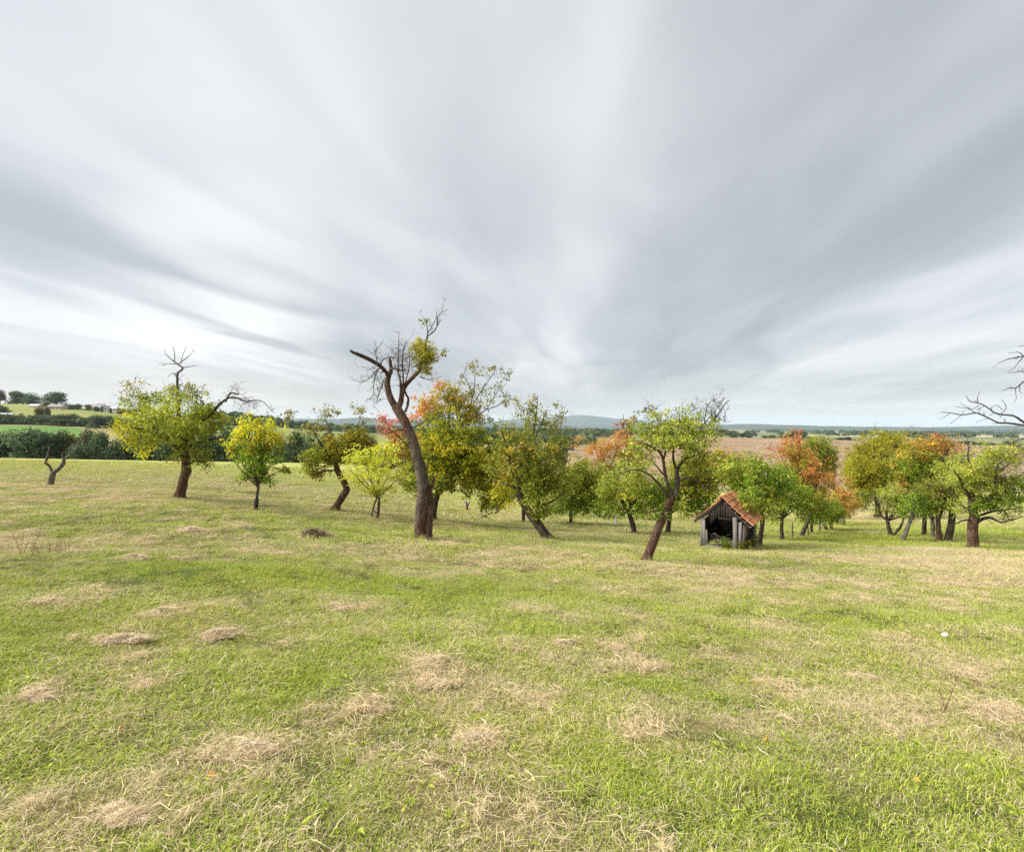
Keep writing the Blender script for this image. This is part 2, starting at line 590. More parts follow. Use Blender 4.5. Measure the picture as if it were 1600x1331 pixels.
# far land, fanned out from the viewpoint to the horizon and split by what grows on it
M_PLOUGH = land_material("ploughed_earth", (0.235, 0.155, 0.098), (0.310, 0.220, 0.142), (0.355, 0.262, 0.175), 0.25, (0.5, 0.10, 0.30))
M_PASTURE = land_material("pasture_grass", (0.17, 0.20, 0.055), (0.25, 0.27, 0.085), (0.29, 0.28, 0.10), 0.08)
M_GREEN = land_material("young_crop", (0.10, 0.19, 0.045), (0.13, 0.23, 0.055), (0.15, 0.23, 0.06), 0.05, (1.2, 0.12, 0.15))
M_ROUGH = land_material("rough_grass", (0.16, 0.15, 0.055), (0.27, 0.235, 0.11), (0.33, 0.27, 0.14), 0.5)
M_FAR = land_material("far_farmland", (0.09, 0.13, 0.055), (0.17, 0.18, 0.08), (0.30, 0.27, 0.17), 0.006)
M_STUB = land_material("stubble", (0.36, 0.31, 0.18), (0.42, 0.36, 0.22), (0.30, 0.28, 0.15), 0.02)

fu = np.linspace(-1.6, 1.6, 641)
fy = np.concatenate([np.geomspace(93, 600, 180), np.geomspace(610, 16000, 110)])
FU, FY = np.meshgrid(fu, fy)
FX = FU * FY
FZ = gz(FX, FY)
FZ[FY < 96.5] -= 0.12
FV = np.stack([FX, FY, FZ], -1).reshape(-1, 3)
FF = grid_faces(len(fy), len(fu))
cu = FU.ravel()[FF].mean(1)
cy = FY.ravel()[FF].mean(1)
wob = (fbm(cu * 9, cy * 0.01, 3, 77) - 0.5)
cls = np.zeros(len(FF), int)                                     # farmland
cls[cy < 900] = 1                                                # rough
cls[(cu > 0.05) & (cy > 112 + wob * 12) & (cy < 385)] = 2        # ploughed
cls[(cu < -0.84) & (cy > 230) & (cy < 335 + 12 * np.sin(cu * 3))] = 3
cls[(cu < -0.55) & (cy > 350) & (cy < 640)] = 4
cls[(cu < -0.2) & (cu > -0.55) & (cy > 350) & (cy < 640)] = 4
cls[(cu > 0.3) & (cy > 460) & (cy < 1000) & (np.sin(cu * 9 + cy * 0.004) > -0.3)] = 3
cls[(cu > 0.55) & (cy > 1400) & (cy < 1900)] = 5
for k, (nm, mt) in enumerate([("farmland", M_FAR), ("rough_grassland", M_ROUGH), ("ploughed_field", M_PLOUGH),
                              ("green_field", M_GREEN), ("pasture", M_PASTURE), ("stubble_field", M_STUB)]):
    sel = FF[cls == k]
    used, inv = np.unique(sel, return_inverse=True)
    link(nm, make_mesh(nm, FV[used], inv.reshape(sel.shape), mt, smooth=True), kind="structure")


# blue hills on the skyline
M_HILL = land_material("wooded_hill", (0.022, 0.040, 0.036), (0.040, 0.062, 0.050), (0.075, 0.095, 0.070), 0.004, hb=1.0)


def hill(Y, prof, deep, seed, rough=1.0):
    px = np.linspace(prof[0][0], prof[-1][0], 420)
    top = np.interp(px, [p[0] for p in prof], [p[1] for p in prof])
    u = (px - CX) / FPX
    t = np.linspace(0, 1, 26)
    U, T = np.meshgrid(u, t)
    YY = Y - deep + 2 * deep * T
    XX = U * YY
    H = EYE + (CY - np.interp(U * FPX + CX, px, top)) / FPX * Y
    base = gz(XX, YY) - 6
    sh = np.sin(np.pi * T) ** 0.8
    n = (fbm(XX * 0.012, YY * 0.012, 4, seed) - 0.5) * 14 * rough + (fbm(XX * 0.002, YY * 0.002, 3, seed + 9) - 0.5) * 24 * rough
    ZZ = base + (H - base) * sh + n * sh
    link("hill", make_mesh("hill", np.stack([XX, YY, ZZ], -1).reshape(-1, 3), grid_faces(26, 420), M_HILL, smooth=True),
         kind="structure")


hill(9500, [(640, 668), (760, 660), (800, 655), (850, 653), (880, 650.5), (905, 648), (930, 650), (960, 653.5), (1000, 656),
            (1060, 663), (1120, 668), (1200, 671)], 900, 3, 0.5)
hill(6500, [(330, 668), (400, 658), (470, 653), (520, 655), (560, 652), (620, 656), (700, 656), (780, 659), (860, 663), (960, 668)],
     700, 4, 0.7)
hill(5200, [(960, 668), (1040, 665), (1090, 663.5), (1140, 662.5), (1180, 662), (1240, 664), (1290, 665.5), (1340, 666.5), (1420, 667.5),
            (1500, 667), (1560, 666), (1640, 665), (1760, 666)], 650, 5, 0.7)
hill(3600, [(1130, 674), (1200, 670), (1260, 671.5), (1330, 674), (1400, 674), (1480, 672), (1600, 671), (1760, 672)], 350, 12, 0.5)
hill(2700, [(1380, 682), (1430, 676), (1480, 674.5), (1520, 676), (1550, 673.5), (1600, 671), (1660, 670), (1800, 672)], 260, 6, 0.5)
hill(2900, [(1180, 684), (1230, 678), (1270, 677), (1310, 681), (1350, 684)], 200, 8, 0.4)
hill(1800, [(430, 672), (480, 667), (540, 664), (600, 665), (700, 668), (800, 668), (860, 670), (940, 676), (1010, 682)], 220, 9, 0.35)

# ------------------------------------------------------------------ haze
m, t, o = new_mat("haze")
pv = t.new("ShaderNodeVolumePrincipled")
pv.inputs["Color"].default_value = (0.72, 0.85, 1.0, 1)
pv.inputs["Density"].default_value = 0.00006
t.l.new(pv.outputs[0], o.inputs["Volume"])
zlo = float(min(FZ.min(), GZ.min())) - 8.0
zhi = 260.0
hv = np.array([[x, y, z] for x in (-19000, 19000) for y in (-400, 16500) for z in (zlo, zhi)], float)
hf = [(0, 1, 3, 2), (4, 6, 7, 5), (0, 4, 5, 1), (2, 3, 7, 6), (0, 2, 6, 4), (1, 5, 7, 3)]
link("haze", make_mesh("haze", hv, hf, m), kind="stuff")


# ------------------------------------------------------------------ tubes, leaves
class Buf:
    def __init__(self):
        self.V = []
        self.F = []
        self.n = 0

    def add(self, v, f):
        self.V.append(v)
        self.F.append(f + self.n)
        self.n += len(v)

    def mesh(self, name, mat, base, smooth=True):
        V = np.concatenate(self.V) - base
        F = np.concatenate(self.F)
        return make_mesh(name, V, F, mat, smooth=smooth)


def tube(P, r, sides=6, gnarl=0.0, cap=True):
    P = np.asarray(P, float)
    n = len(P)
    T = np.gradient(P, axis=0)
    T /= np.linalg.norm(T, axis=1)[:, None] + 1e-9
    ref = np.array([0.31, 0.93, 0.2]) if abs(T[0, 1]) < 0.8 else np.array([1.0, 0.1, 0.1])
    A = np.cross(T, ref)
    A /= np.linalg.norm(A, axis=1)[:, None] + 1e-9
    B = np.cross(T, A)
    th = np.arange(sides) / sides * 2 * np.pi
    rr = np.asarray(r, float)[:, None] * np.ones(sides)[None, :]
    if gnarl:
        k = rng.random() * 50
        s = np.cumsum(np.linalg.norm(np.diff(P, axis=0, prepend=P[:1]), axis=1))
        nz = fbm(s[:, None] * 2.2 + k + 0 * th[None, :], np.cos(th)[None, :] * 1.1 + np.sin(th)[None, :] * 0.7 + k, 3, 3)
        ridg = 0.5 * np.sin(th * 3 + k)[None, :] * np.sin(s * 1.7 + k)[:, None]
        rr = rr * (1 + gnarl * ((nz - 0.5) * 2.2 + ridg * 0.5))
    V = P[:, None, :] + rr[..., None] * (np.cos(th)[None, :, None] * A[:, None, :] + np.sin(th)[None, :, None] * B[:, None, :])
    V = V.reshape(-1, 3)
    i = np.arange(n - 1)[:, None] * sides
    j = np.arange(sides)[None, :]
    j2 = (j + 1) % sides
    F = np.stack([i + j, i + j2, i + sides + j2, i + sides + j], -1).reshape(-1, 4)
    if cap:
        V = np.concatenate([V, P[-1:] + T[-1:] * rr[-1, 0] * 0.4])
        tip = len(V) - 1
        a = (n - 1) * sides
        C = np.stack([a + np.arange(sides), a + (np.arange(sides) + 1) % sides, np.full(sides, tip), np.full(sides, tip)], -1)
        C = C[:, :3]
        C = np.concatenate([C, C[:, 2:3]], 1)
        # triangles kept as quads with a tiny offset vertex so that all faces have four corners
        V = np.concatenate([V, V[tip:tip + 1] + T[-1:] * 1e-4])
        C[:, 3] = len(V) - 1
        F = np.concatenate([F, C])
    return V, F


def smooth_line(P, n):
    """Catmull-Rom through the rows of P (any number of columns)"""
    P = np.asarray(P, float)
    if len(P) == 2:
        t_ = np.linspace(0, 1, n)[:, None]
        return P[0] * (1 - t_) + P[1] * t_
    Q = np.concatenate([2 * P[:1] - P[1:2], P, 2 * P[-1:] - P[-2:-1]])
    s = np.linspace(0, len(P) - 1 - 1e-6, n)
    k = s.astype(int)
    f = (s - k)[:, None]
    a, b_, c, d = Q[k], Q[k + 1], Q[k + 2], Q[k + 3]
    return 0.5 * ((2 * b_) + (c - a) * f + (2 * a - 5 * b_ + 4 * c - d) * f ** 2 + (3 * b_ - a - 3 * c + d) * f ** 3)


def unit(v):
    return v / (np.linalg.norm(v, axis=-1, keepdims=True) + 1e-9)


def leaves(C, D, N, L, Wd, cols, curl=0.15):
    """folded leaf blades: two triangles each. C root, D direction, N rough normal"""
    n = len(C)
    D = unit(D)
    S = unit(np.cross(D, N))
    Nn = np.cross(S, D)
    L = L[:, None]
    Wd = Wd[:, None]
    v0 = C
    v1 = C + D * L * 0.45 + S * Wd * 0.5 + Nn * Wd * 0.18
    v2 = C + D * L - Nn * L * curl
    v3 = C + D * L * 0.45 - S * Wd * 0.5 + Nn * Wd * 0.18
    V = np.stack([v0, v1, v2, v3], 1).reshape(-1, 3)
    b_ = np.arange(n)[:, None] * 4
    F = np.concatenate([b_ + np.array([[0, 1, 2]]), b_ + np.array([[0, 2, 3]])])
    return V, F, np.repeat(cols, 4, axis=0)


# leaf colours: lists of (colour, weight)
PAL = {
    'green': [((0.200, 0.240, 0.018), 4), ((0.285, 0.310, 0.030), 3), ((0.110, 0.150, 0.018), 2), ((0.42, 0.36, 0.04), 0.8)],
    'lush': [((0.160, 0.245, 0.018), 4), ((0.245, 0.330, 0.030), 3), ((0.085, 0.140, 0.015), 2), ((0.36, 0.39, 0.05), 0.9)],
    'light': [((0.300, 0.340, 0.045), 4), ((0.40, 0.43, 0.08), 3), ((0.18, 0.23, 0.03), 2), ((0.50, 0.47, 0.09), 1)],
    'yg': [((0.320, 0.320, 0.022), 3), ((0.48, 0.42, 0.025), 3), ((0.165, 0.205, 0.018), 3), ((0.62, 0.44, 0.030), 1.0)],
    'yellow': [((0.62, 0.56, 0.040), 4), ((0.50, 0.51, 0.03), 3), ((0.33, 0.39, 0.02), 2), ((0.66, 0.48, 0.05), 0.5)],
    'lime': [((0.50, 0.53, 0.060), 4), ((0.62, 0.58, 0.09), 3), ((0.36, 0.42, 0.04), 2)],
    'olive': [((0.205, 0.190, 0.014), 4), ((0.31, 0.265, 0.018), 3), ((0.10, 0.11, 0.010), 3), ((0.40, 0.30, 0.02), 0.6)],
    'willow': [((0.270, 0.255, 0.020), 4), ((0.34, 0.32, 0.03), 3), ((0.17, 0.18, 0.015), 2)],
    'orange': [((0.55, 0.210, 0.080), 4), ((0.62, 0.30, 0.10), 3), ((0.42, 0.140, 0.060), 1.5), ((0.34, 0.31, 0.05), 5.0)],
    'red': [((0.52, 0.150, 0.085), 4), ((0.60, 0.24, 0.13), 3), ((0.38, 0.09, 0.06), 2), ((0.36, 0.31, 0.07), 4.0)],
    'pink': [((0.56, 0.135, 0.120), 4), ((0.62, 0.24, 0.19), 3), ((0.40, 0.09, 0.08), 2), ((0.38, 0.31, 0.08), 2.2)],
    'maroon': [((0.28, 0.095, 0.060), 4), ((0.38, 0.16, 0.08), 3), ((0.18, 0.07, 0.05), 2)],
    'mix': [((0.200, 0.225, 0.030), 4), ((0.31, 0.30, 0.045), 3), ((0.48, 0.30, 0.07), 0.6), ((0.11, 0.15, 0.020), 2)],
    'mixo': [((0.29, 0.27, 0.035), 4), ((0.48, 0.28, 0.06), 2.4), ((0.19, 0.23, 0.025), 2), ((0.56, 0.38, 0.05), 1)],
    'sparse': [((0.170, 0.175, 0.050), 4), ((0.25, 0.24, 0.07), 3), ((0.33, 0.26, 0.07), 1)],
    'mistle': [((0.330, 0.320, 0.040), 4), ((0.45, 0.42, 0.06), 3), ((0.18, 0.19, 0.03), 2)],
    'fardark': [((0.085, 0.145, 0.060), 4), ((0.125, 0.185, 0.070), 3), ((0.055, 0.100, 0.050), 3)],
    'farmid': [((0.080, 0.125, 0.038), 4), ((0.12, 0.165, 0.05), 3), ((0.045, 0.08, 0.03), 2)],
    'farlight': [((0.15, 0.19, 0.05), 4), ((0.21, 0.235, 0.07), 3), ((0.09, 0.12, 0.035), 2)],
    'farbrown': [((0.20, 0.155, 0.055), 4), ((0.27, 0.21, 0.08), 3), ((0.12, 0.11, 0.05), 3)],
    'fargold': [((0.30, 0.24, 0.06), 4), ((0.22, 0.20, 0.055), 3), ((0.13, 0.14, 0.05), 3)],
}


def pick_cols(pal, n):
    p = PAL[pal]
    w = np.array([q[1] for q in p], float)
    idx = rng.choice(len(p), n, p=w / w.sum())
    return np.array([q[0] for q in p])[idx]


FEET = []


class Tree:
    """A tree traced from its limbs. All limb and crown positions are given as seen from the viewpoint at the tree's own
    distance; depth is added per limb and per crown clump, so the tree is a full solid of branches and leaves."""

    def __init__(self, name, px, py, label, cat='tree', group=None, Y=None, bark=None, leafL=0.085, sd=None):
        if sd is not None:
            global rng
            rng = np.random.default_rng(sd)
        if Y is None:
            self.B = ground_hit(px, py)
        else:
            X = (px - CX) / FPX * Y
            self.B = np.array([X, Y, float(gz(X, Y))])
        self.Y = self.B[1]
        self.k = self.Y / FPX
        self.root = empty(name, self.B, label=label, category=cat)
        FEET.append(self.B)
        if group:
            self.root["group"] = group
        self.bark = bark or M_BARK
        self.nodes = []
        self.rad = []
        self.tw = Buf()
        self.lv = {}
        self.leafL = leafL
        self.first = True

    def p3(self, px, py, dy=0.0):
        Y = self.Y + dy
        q = unproj(px, py, Y)
        return q

    def limb(self, pts, dy0=0.0, dy1=None, part=None, twig=0, twigL=0.5, sides=None, attach=True, bark=None, jit=0.03):
        """pts: (px, py, thickness px)"""
        pts = np.array(pts, float)
        L = np.sum(np.linalg.norm(np.diff(pts[:, :2], axis=0), axis=1)) * self.k
        if dy1 is None:
            dy1 = dy0 + rng.uniform(-0.35, 0.35) * L
        n = max(4, int(L / 0.14) + 3)
        S = smooth_line(pts, n)
        tt = np.linspace(0, 1, n)
        dy = dy0 + (dy1 - dy0) * tt ** 1.3
        P = np.array([self.p3(a, b_, d) for (a, b_, _), d in zip(S, dy)])
        r = np.maximum(S[:, 2] * (0.5 if self.first else 0.42) * self.k, 0.0035)
        wob_ = np.cumsum(rng.normal(0, 1, (n, 3)), axis=0)
        wob_ -= np.linspace(0, 1, n)[:, None] * wob_[-1]
        P = P + wob_ * jit * 0.25 * min(1.0, L)
        name = part or ("trunk" if self.first else "limb")
        if self.first:
            # flare into the soil
            P[0] = self.B + (0, 0, 0.02)
            P = np.concatenate([P[:1] - unit(P[1:2] - P[:1]) * 0.25 - (0, 0, 0.15), P])
            r = np.concatenate([[r[0] * 1.35], r])
            r[1] *= 1.22
            if len(r) > 3:
                r[2] *= 1.06
            self.first = False
        thick = r.max()
        sd_ = sides or (14 if thick > 0.1 else 9 if thick > 0.04 else 6 if thick > 0.015 else 4)
        g = 0.16 if thick > 0.1 else 0.12
        V, F = tube(P, r, sd_, g if thick > 0.02 else 0)
        if name == 'trunk' and thick > 0.06 and len(self.nodes) == 0:
            th_ = np.arange(sd_) / sd_ * 2 * np.pi
            lob = 1 + 0.28 * np.maximum(0, np.sin(th_ * 2.5 + rng.random() * 6)) ** 2
            for ring, am in ((0, 1.25), (1, 0.8), (2, 0.35)):
                q = V[ring * sd_:(ring + 1) * sd_]
                V[ring * sd_:(ring + 1) * sd_] = P[ring] + (q - P[ring]) * (1 + (lob[:, None] - 1) * am)
        if name == 'twigs':
            self.tw.add(V, F)
        else:
            me_ = make_mesh(name, V - self.B, F, bark or self.bark, smooth=True)
            link(name, me_, self.root)
        if attach:
            self.nodes += list(P[1:])
            self.rad += list(r[1:])
        if twig:
            for _ in range(twig):
                i = rng.integers(1, len(P))
                self.sprout(P[i], unit(P[i] - P[i - 1]), twigL * rng.uniform(0.4, 1.1), min(r[i] * 0.6, 0.012), 2)
        return P

    def sprout(self, p, d, L, r, lev, droop=0.0):
        d = unit(unit(rng.normal(0, 1, 3)) * np.array([1, 1, 0.8]) * 0.85 + d * 0.55 + np.array([0, 0, 0.25 - droop]))
        n = 5
        P = [p]
        for i in range(n):
            d = unit(d + rng.normal(0, 0.22, 3) + np.array([0, 0, -droop * 0.5]))
            P.append(P[-1] + d * L / n)
        P = np.array(P)
        r = max(r, 0.0035 * self.Y / 20)
        rr = np.linspace(r, max(r * 0.35, 0.0022 * self.Y / 20), n + 1)
        V, F = tube(P, rr, 4, cap=False)
        self.tw.add(V, F)
        if lev > 0:
            for _ in range(rng.integers(2, 4)):
                i = rng.integers(1, n + 1)
                self.sprout(P[i], d, L * rng.uniform(0.35, 0.7), rr[i] * 0.8, lev - 1, droop)
        return P

    def bare(self, cx, cy, rx, ry, n, L=0.5, dz=None, droop=0.0, lev=2):
        """a leafless thicket of twigs"""
        rz = dz if dz is not None else (rx + ry) / 2 * self.k
        for _ in range(n):
            q = unit(rng.normal(0, 1, 3)) * rng.random() ** 0.5
            c = self.p3(cx + q[0] * rx, cy - q[2] * ry, q[1] * rz)
            a, ra = self.near(c)
            dist = np.linalg.norm(c - a)
            P = self.branch(a, c, min(ra * 0.6, 0.006 + 0.006 * dist))
            self.sprout(P[-1], unit(P[-1] - P[-2]), L * rng.uniform(0.5, 1.0), 0.006, lev, droop)

    def near(self, c):
        N = np.array(self.nodes)
        d = np.linalg.norm(N - c, axis=1) + 0.35 * np.maximum(N[:, 2] - c[2], 0)
        i = int(np.argmin(d))
        return N[i], self.rad[i]

    def branch(self, a, c, r0):
        L = np.linalg.norm(c - a)
        mid = (a + c) / 2 + np.array([0, 0, 0.10 * L]) + rng.normal(0, 0.07 * L, 3)
        q1 = a + (mid - a) * 0.5 + rng.normal(0, 0.03 * L, 3)
        P = smooth_line(np.array([a, q1, mid, c]), 6 if L > 0.3 else 4)
        mn = 0.0022 * self.Y / 20
        rr = np.linspace(max(r0, mn * 1.8), max(r0 * 0.35, mn), len(P))
        V, F = tube(P, rr, 5 if r0 > 0.012 else 4, cap=False)
        self.tw.add(V, F)
        self.nodes += list(P[2:])
        self.rad += list(rr[2:])
        return P

    def blob(self, cx, cy, rx, ry, pal, dens=1.0, cr=0.20, dy=0.0, n_leaf=42, dz=None, hollow=0.5, droop=0.0, flat=0.7,
             strand=0.0, up=0.0, part='crown'):
        """one mass of the crown: leaf clumps at the ends of real branches"""
        area = math.pi * rx * ry * self.k ** 2
        n = max(4, int(area * 27 * dens))
        rz = dz if dz is not None else (rx + ry) / 2 * self.k * 0.95
        q = unit(rng.normal(0, 1, (n, 3))) * (rng.random((n, 1)) ** hollow)
        cs = np.array([self.p3(cx + a * rx * (1 + 0.12 * rng.normal()), cy - c * ry * (1 + 0.12 * rng.normal()), dy + b_ * rz)
                       for a, b_, c in q])
        N = np.array(self.nodes)
        d0 = np.array([np.min(np.linalg.norm(N - c, axis=1)) for c in cs])
        for i in np.argsort(d0):
            c = cs[i]
            a, ra = self.near(c)
            dist = np.linalg.norm(c - a)
            P = self.branch(a, c, min(ra * 0.7, 0.007 + 0.010 * dist))
            ax_ = unit(P[-1] - P[-2])
            self.clump(c, ax_, cr * rng.uniform(0.7, 1.3), int(n_leaf * rng.uniform(0.45, 1.4)), pal, droop, flat, strand, up, part)
        if part == 'crown' and rx > 15:
            self.ragged_edge(cx, cy, rx, ry, rz, dy, pal, max(3, n // 7), cr, n_leaf)

    def ragged_edge(self, cx, cy, rx, ry, rz, dy, pal, n, cr, n_leaf):
        for _ in range(n):
            q = unit(rng.normal(0, 1, 3))
            q[2] = abs(q[2]) if rng.random() < 0.7 else q[2]
            e = rng.uniform(1.05, 1.35)
            c = self.p3(cx + q[0] * rx * e, cy - q[2] * ry * e, dy + q[1] * rz * e)
            a, ra = self.near(c)
            P = self.branch(a, c, min(ra * 0.7, 0.008))
            self.clump(c, unit(P[-1] - P[-2]), cr * rng.uniform(0.5, 1.0), int(n_leaf * rng.uniform(0.25, 0.6)), pal)
            if rng.random() < 0.4:
                self.sprout(P[-1], unit(P[-1] - P[-2]), cr * 2.2, 0.004, 1)

    def clump(self, c, ax_, cr, n, pal, droop=0.0, flat=0.7, strand=0.0, up=0.0, part='crown'):
        L = self.leafL
        # a few twigs carry the leaves
        nt = 3
        D = unit(rng.normal(0, 1, (nt, 3)) * np.array([1, 1, 0.6]) + ax_ * 0.8 + np.array([0, 0, up - droop]))
        ln = cr * rng.uniform(0.8, 1.6, nt) * (1 + strand)
        mn = 0.0020 * self.Y / 20
        for k_ in range(nt):
            e = c + D[k_] * ln[k_] + np.array([0, 0, -droop * ln[k_] * 0.5])
            V, F = tube(np.array([c, (c + e) / 2 + rng.normal(0, 0.02, 3), e]), [mn * 1.4, mn, mn * 0.7], 3, cap=False)
            self.tw.add(V, F)
        w = rng.integers(0, nt, n)
        s = rng.random(n) ** 0.8
        off = rng.normal(0, 1, (n, 3)) * np.array([1, 1, flat]) * cr * 0.42
        C = c + D[w] * (ln[w] * s)[:, None] + off
        C[:, 2] -= droop * ln[w] * s * 0.5
        dirs = unit(rng.normal(0, 1, (n, 3)) + D[w] * 0.6 + np.array([0, 0, -0.25 - droop * 2 + up]))
        nrm = unit(rng.normal(0, 0.7, (n, 3)) + np.array([0, 0, 1.0]))
        base = pick_cols(pal, 1)[0]
        cols = np.where(rng.random((n, 1)) < 0.45, base[None, :], pick_cols(pal, n))
        cols = cols * 1.48 * rng.uniform(0.75, 1.25, (n, 1)) * rng.uniform(0.88, 1.12)
        ll = L * rng.uniform(0.55, 1.4, n)
        self.lv.setdefault(part, []).append((C, dirs, nrm, ll, ll * rng.uniform(0.5, 0.72, n), cols))

    def done(self):
        if self.tw.V:
            link("twigs", self.tw.mesh("twigs", self.bark if self.bark is not M_BARK_RED else M_BARK, self.B), self.root, kind="stuff")
        for part, items in self.lv.items():
            A = [np.concatenate([it[j] for it in items]) for j in range(6)]
            V, F, cc = leaves(*A)
            cc = np.clip(cc, 0, 0.95)
            link(part, make_mesh(part, V - self.B, F, M_LEAF, cols=cc), self.root, kind="stuff")
        return self.root


# ------------------------------------------------------------------ the orchard trees
ORCH = "fruit trees scattered over the orchard meadow"
ROW = "fruit trees of the long row leading down to the valley"
GROVE = "trees of the grove at the right edge"

# bare forked sapling at the left
t = Tree("dead_tree", 77, 759, "small bare forked dead tree leaning right, at the left edge of the meadow", group=ORCH, bark=M_BARK_GREY, sd=1)
t.limb([(77, 759, 9), (80, 750, 8.5), (83, 738, 8)], 0, 0)
t.limb([(83, 738, 7), (90, 733, 7), (98, 723, 6.5), (100, 716, 4.5), (113, 707, 3.6), (121, 694, 3), (130, 681, 2.4), (135, 670, 2), (143, 660, 1.4),
        (151, 647, 0.8)], 0, 0.5, twig=3, twigL=0.45)
t.limb([(82, 738, 5), (76, 727, 4.2), (71, 723, 4), (75, 710, 3), (77, 697, 1.4)], 0, -0.4, twig=2, twigL=0.3)
t.limb([(99, 718, 3), (97, 711, 2), (98, 707, 1.2)], 0, -0.1)
t.limb([(72, 723, 2), (70, 716, 1.2)], 0, 0.1)
t.bare(135, 680, 12, 12, 6, L=0.3)
t.done()

# T2
t = Tree("apple_tree", 281, 779, "broad old apple tree with two dead grey branches above its green and yellow crown", group=ORCH, bark=M_BARK, sd=2)
t.limb([(281, 779, 15), (284, 763, 14), (287, 747, 13.5), (291, 735, 14), (291, 722, 12), (289, 708, 10.5), (287, 692, 9.5)], 0, 0, bark=M_BARK_RED)
t.limb([(287, 694, 9), (281, 670, 8), (278, 640, 6.5), (277, 613, 5), (277, 598, 4.2), (278, 584, 3.6), (285, 575, 3), (278, 569.5, 2.6),
        (270, 563, 1.8), (257, 552, 0.9)], 0, 0.3, twig=5, twigL=0.35)
t.limb([(278, 569, 1.8), (288, 562, 1.7), (299, 553, 1)], 0.3, 0.1, twig=1, twigL=0.2)
t.limb([(273, 565, 1.6), (273, 552, 1.3), (270, 541, 0.8)], 0.3, 0.6)
t.limb([(283, 568, 1.4), (285, 556, 1.2), (291, 541, 0.8)], 0.3, 0.0)
t.limb([(285, 575, 1.8), (296, 573, 1.3), (306, 571, 0.8)], 0.2, 0.4)
t.limb([(275, 569, 1.4), (262, 568, 1.1), (254, 570, 0.7)], 0.2, -0.3, twig=2, twigL=0.25)
t.limb([(277, 587, 1.6), (268, 583, 1.1), (262, 590, 0.7)], 0.2, -0.3)
t.limb([(289, 696, 9), (303, 675, 7), (320, 657, 6), (333, 644, 5), (343, 633, 4.5), (352, 625, 4), (361, 621, 3.5), (373, 622, 3.2), (384, 627, 2.5),
        (397, 625, 2), (411, 627, 1.6), (420, 635, 1.1), (428, 645, 0.7)], 0, -1.2, twig=10, twigL=0.35)
t.limb([(352, 628, 3.5), (358, 616, 3.2), (362, 613, 3), (372, 617, 2.2)], -0.7, -0.9, twig=3, twigL=0.45)
t.bare(385, 627, 26, 9, 26, L=0.42, droop=0.35)
t.bare(372, 612, 12, 8, 7, L=0.4)
t.limb([(287, 705, 8), (268, 690, 7), (248, 678, 5), (228, 672, 3.5), (205, 668, 2.5)], 0, -1.0)
t.limb([(286, 700, 7), (262, 672, 5), (240, 655, 3.5), (222, 632, 2.2)], 0, 1.2)
t.limb([(290, 700, 7), (315, 690, 5), (335, 685, 3.5), (350, 680, 2)], 0, 1.0)
t.limb([(288, 698, 7), (300, 660, 5), (318, 630, 3)], 0, 1.4)
t.limb([(291, 725, 4), (305, 722, 3), (322, 722, 1.8)], 0, -0.5)
t.blob(262, 652, 62, 40, 'green', 0.75, dz=2.2)
t.blob(262, 648, 62, 38, 'light', 0.4, dz=2.2)
t.blob(222, 632, 28, 26, 'green', 0.9)
t.blob(318, 648, 34, 30, 'green', 0.9)
t.blob(330, 665, 28, 28, 'mix', 0.8, dy=0.8)
t.blob(275, 672, 40, 22, 'green', 1.3, dy=-0.8)
t.blob(213, 676, 38, 24, 'green', 0.7, dy=-0.3)
t.blob(213, 680, 34, 22, 'yg', 0.5, dy=-0.5)
t.blob(190, 660, 12, 24, 'yg', 0.8)
t.blob(225, 698, 10, 14, 'yellow', 0.9)
t.blob(300, 705, 30, 14, 'green', 1.0)
t.blob(318, 722, 19, 8, 'green', 1.0, dy=-0.4)
t.blob(270, 713, 12, 6, 'green', 0.7)
t.blob(273, 615, 12, 22, 'sparse', 0.8)
t.blob(300, 612, 16, 18, 'sparse', 0.6)
t.blob(205, 612, 14, 14, 'sparse', 0.8)
t.done()

# T3 young tree
t = Tree("young_tree", 400, 799, "upright young tree, yellow on top and green below, dark guard round its thin stem", group=ORCH, bark=M_BARK, sd=3, leafL=0.08)
t.limb([(400, 799, 4.6), (400.5, 785, 4.2), (402, 768, 4), (403, 752, 3.6), (402, 730, 3)], 0, 0)
g_ = Buf()
g_.add(*tube(np.array([t.p3(400, 800), t.p3(400.2, 790), t.p3(401, 779)]), [0.068, 0.066, 0.062], 10))
M_GUARD = simple_material("black_guard", (0.015, 0.015, 0.016), (0.035, 0.035, 0.035), 8)
link("tree_guard", g_.mesh("tree_guard", M_GUARD, t.B), t.root)
for ex, ey, d in [(357, 695, -.3), (372, 668, .4), (385, 652, -.2), (400, 648, .5), (415, 660, -.5), (432, 650, .2), (445, 690, .3), (440, 733, -.5), (375, 740, .2),
                  (365, 720, -.6), (430, 705, .7)]:
    t.limb([(402, 765 - abs(ex - 402) * .2, 2.6), ((402 + ex) / 2 + rng.uniform(-3, 3), (755 + ey) / 2, 1.8), (ex, ey, 0.8)], 0, d * 1.3)
t.blob(403, 742, 24, 16, 'lush', 1.5, cr=0.16)
t.blob(402, 715, 40, 22, 'lush', 1.5, cr=0.16)
t.blob(404, 692, 42, 20, 'yg', 1.3, cr=0.16)
t.blob(382, 672, 18, 20, 'yellow', 1.4, cr=0.15)
t.blob(424, 675, 22, 18, 'yellow', 1.4, cr=0.15)
t.blob(402, 660, 16, 10, 'yg', 1.0, cr=0.15)
t.blob(354, 692, 10, 8, 'yellow', 1.0, cr=0.14)
t.blob(366, 705, 12, 10, 'yg', 1.0, cr=0.14)
t.blob(383, 745, 14, 5, 'lush', 1.2, cr=0.14)
t.blob(441, 733, 13, 7, 'green', 1.1, cr=0.14)
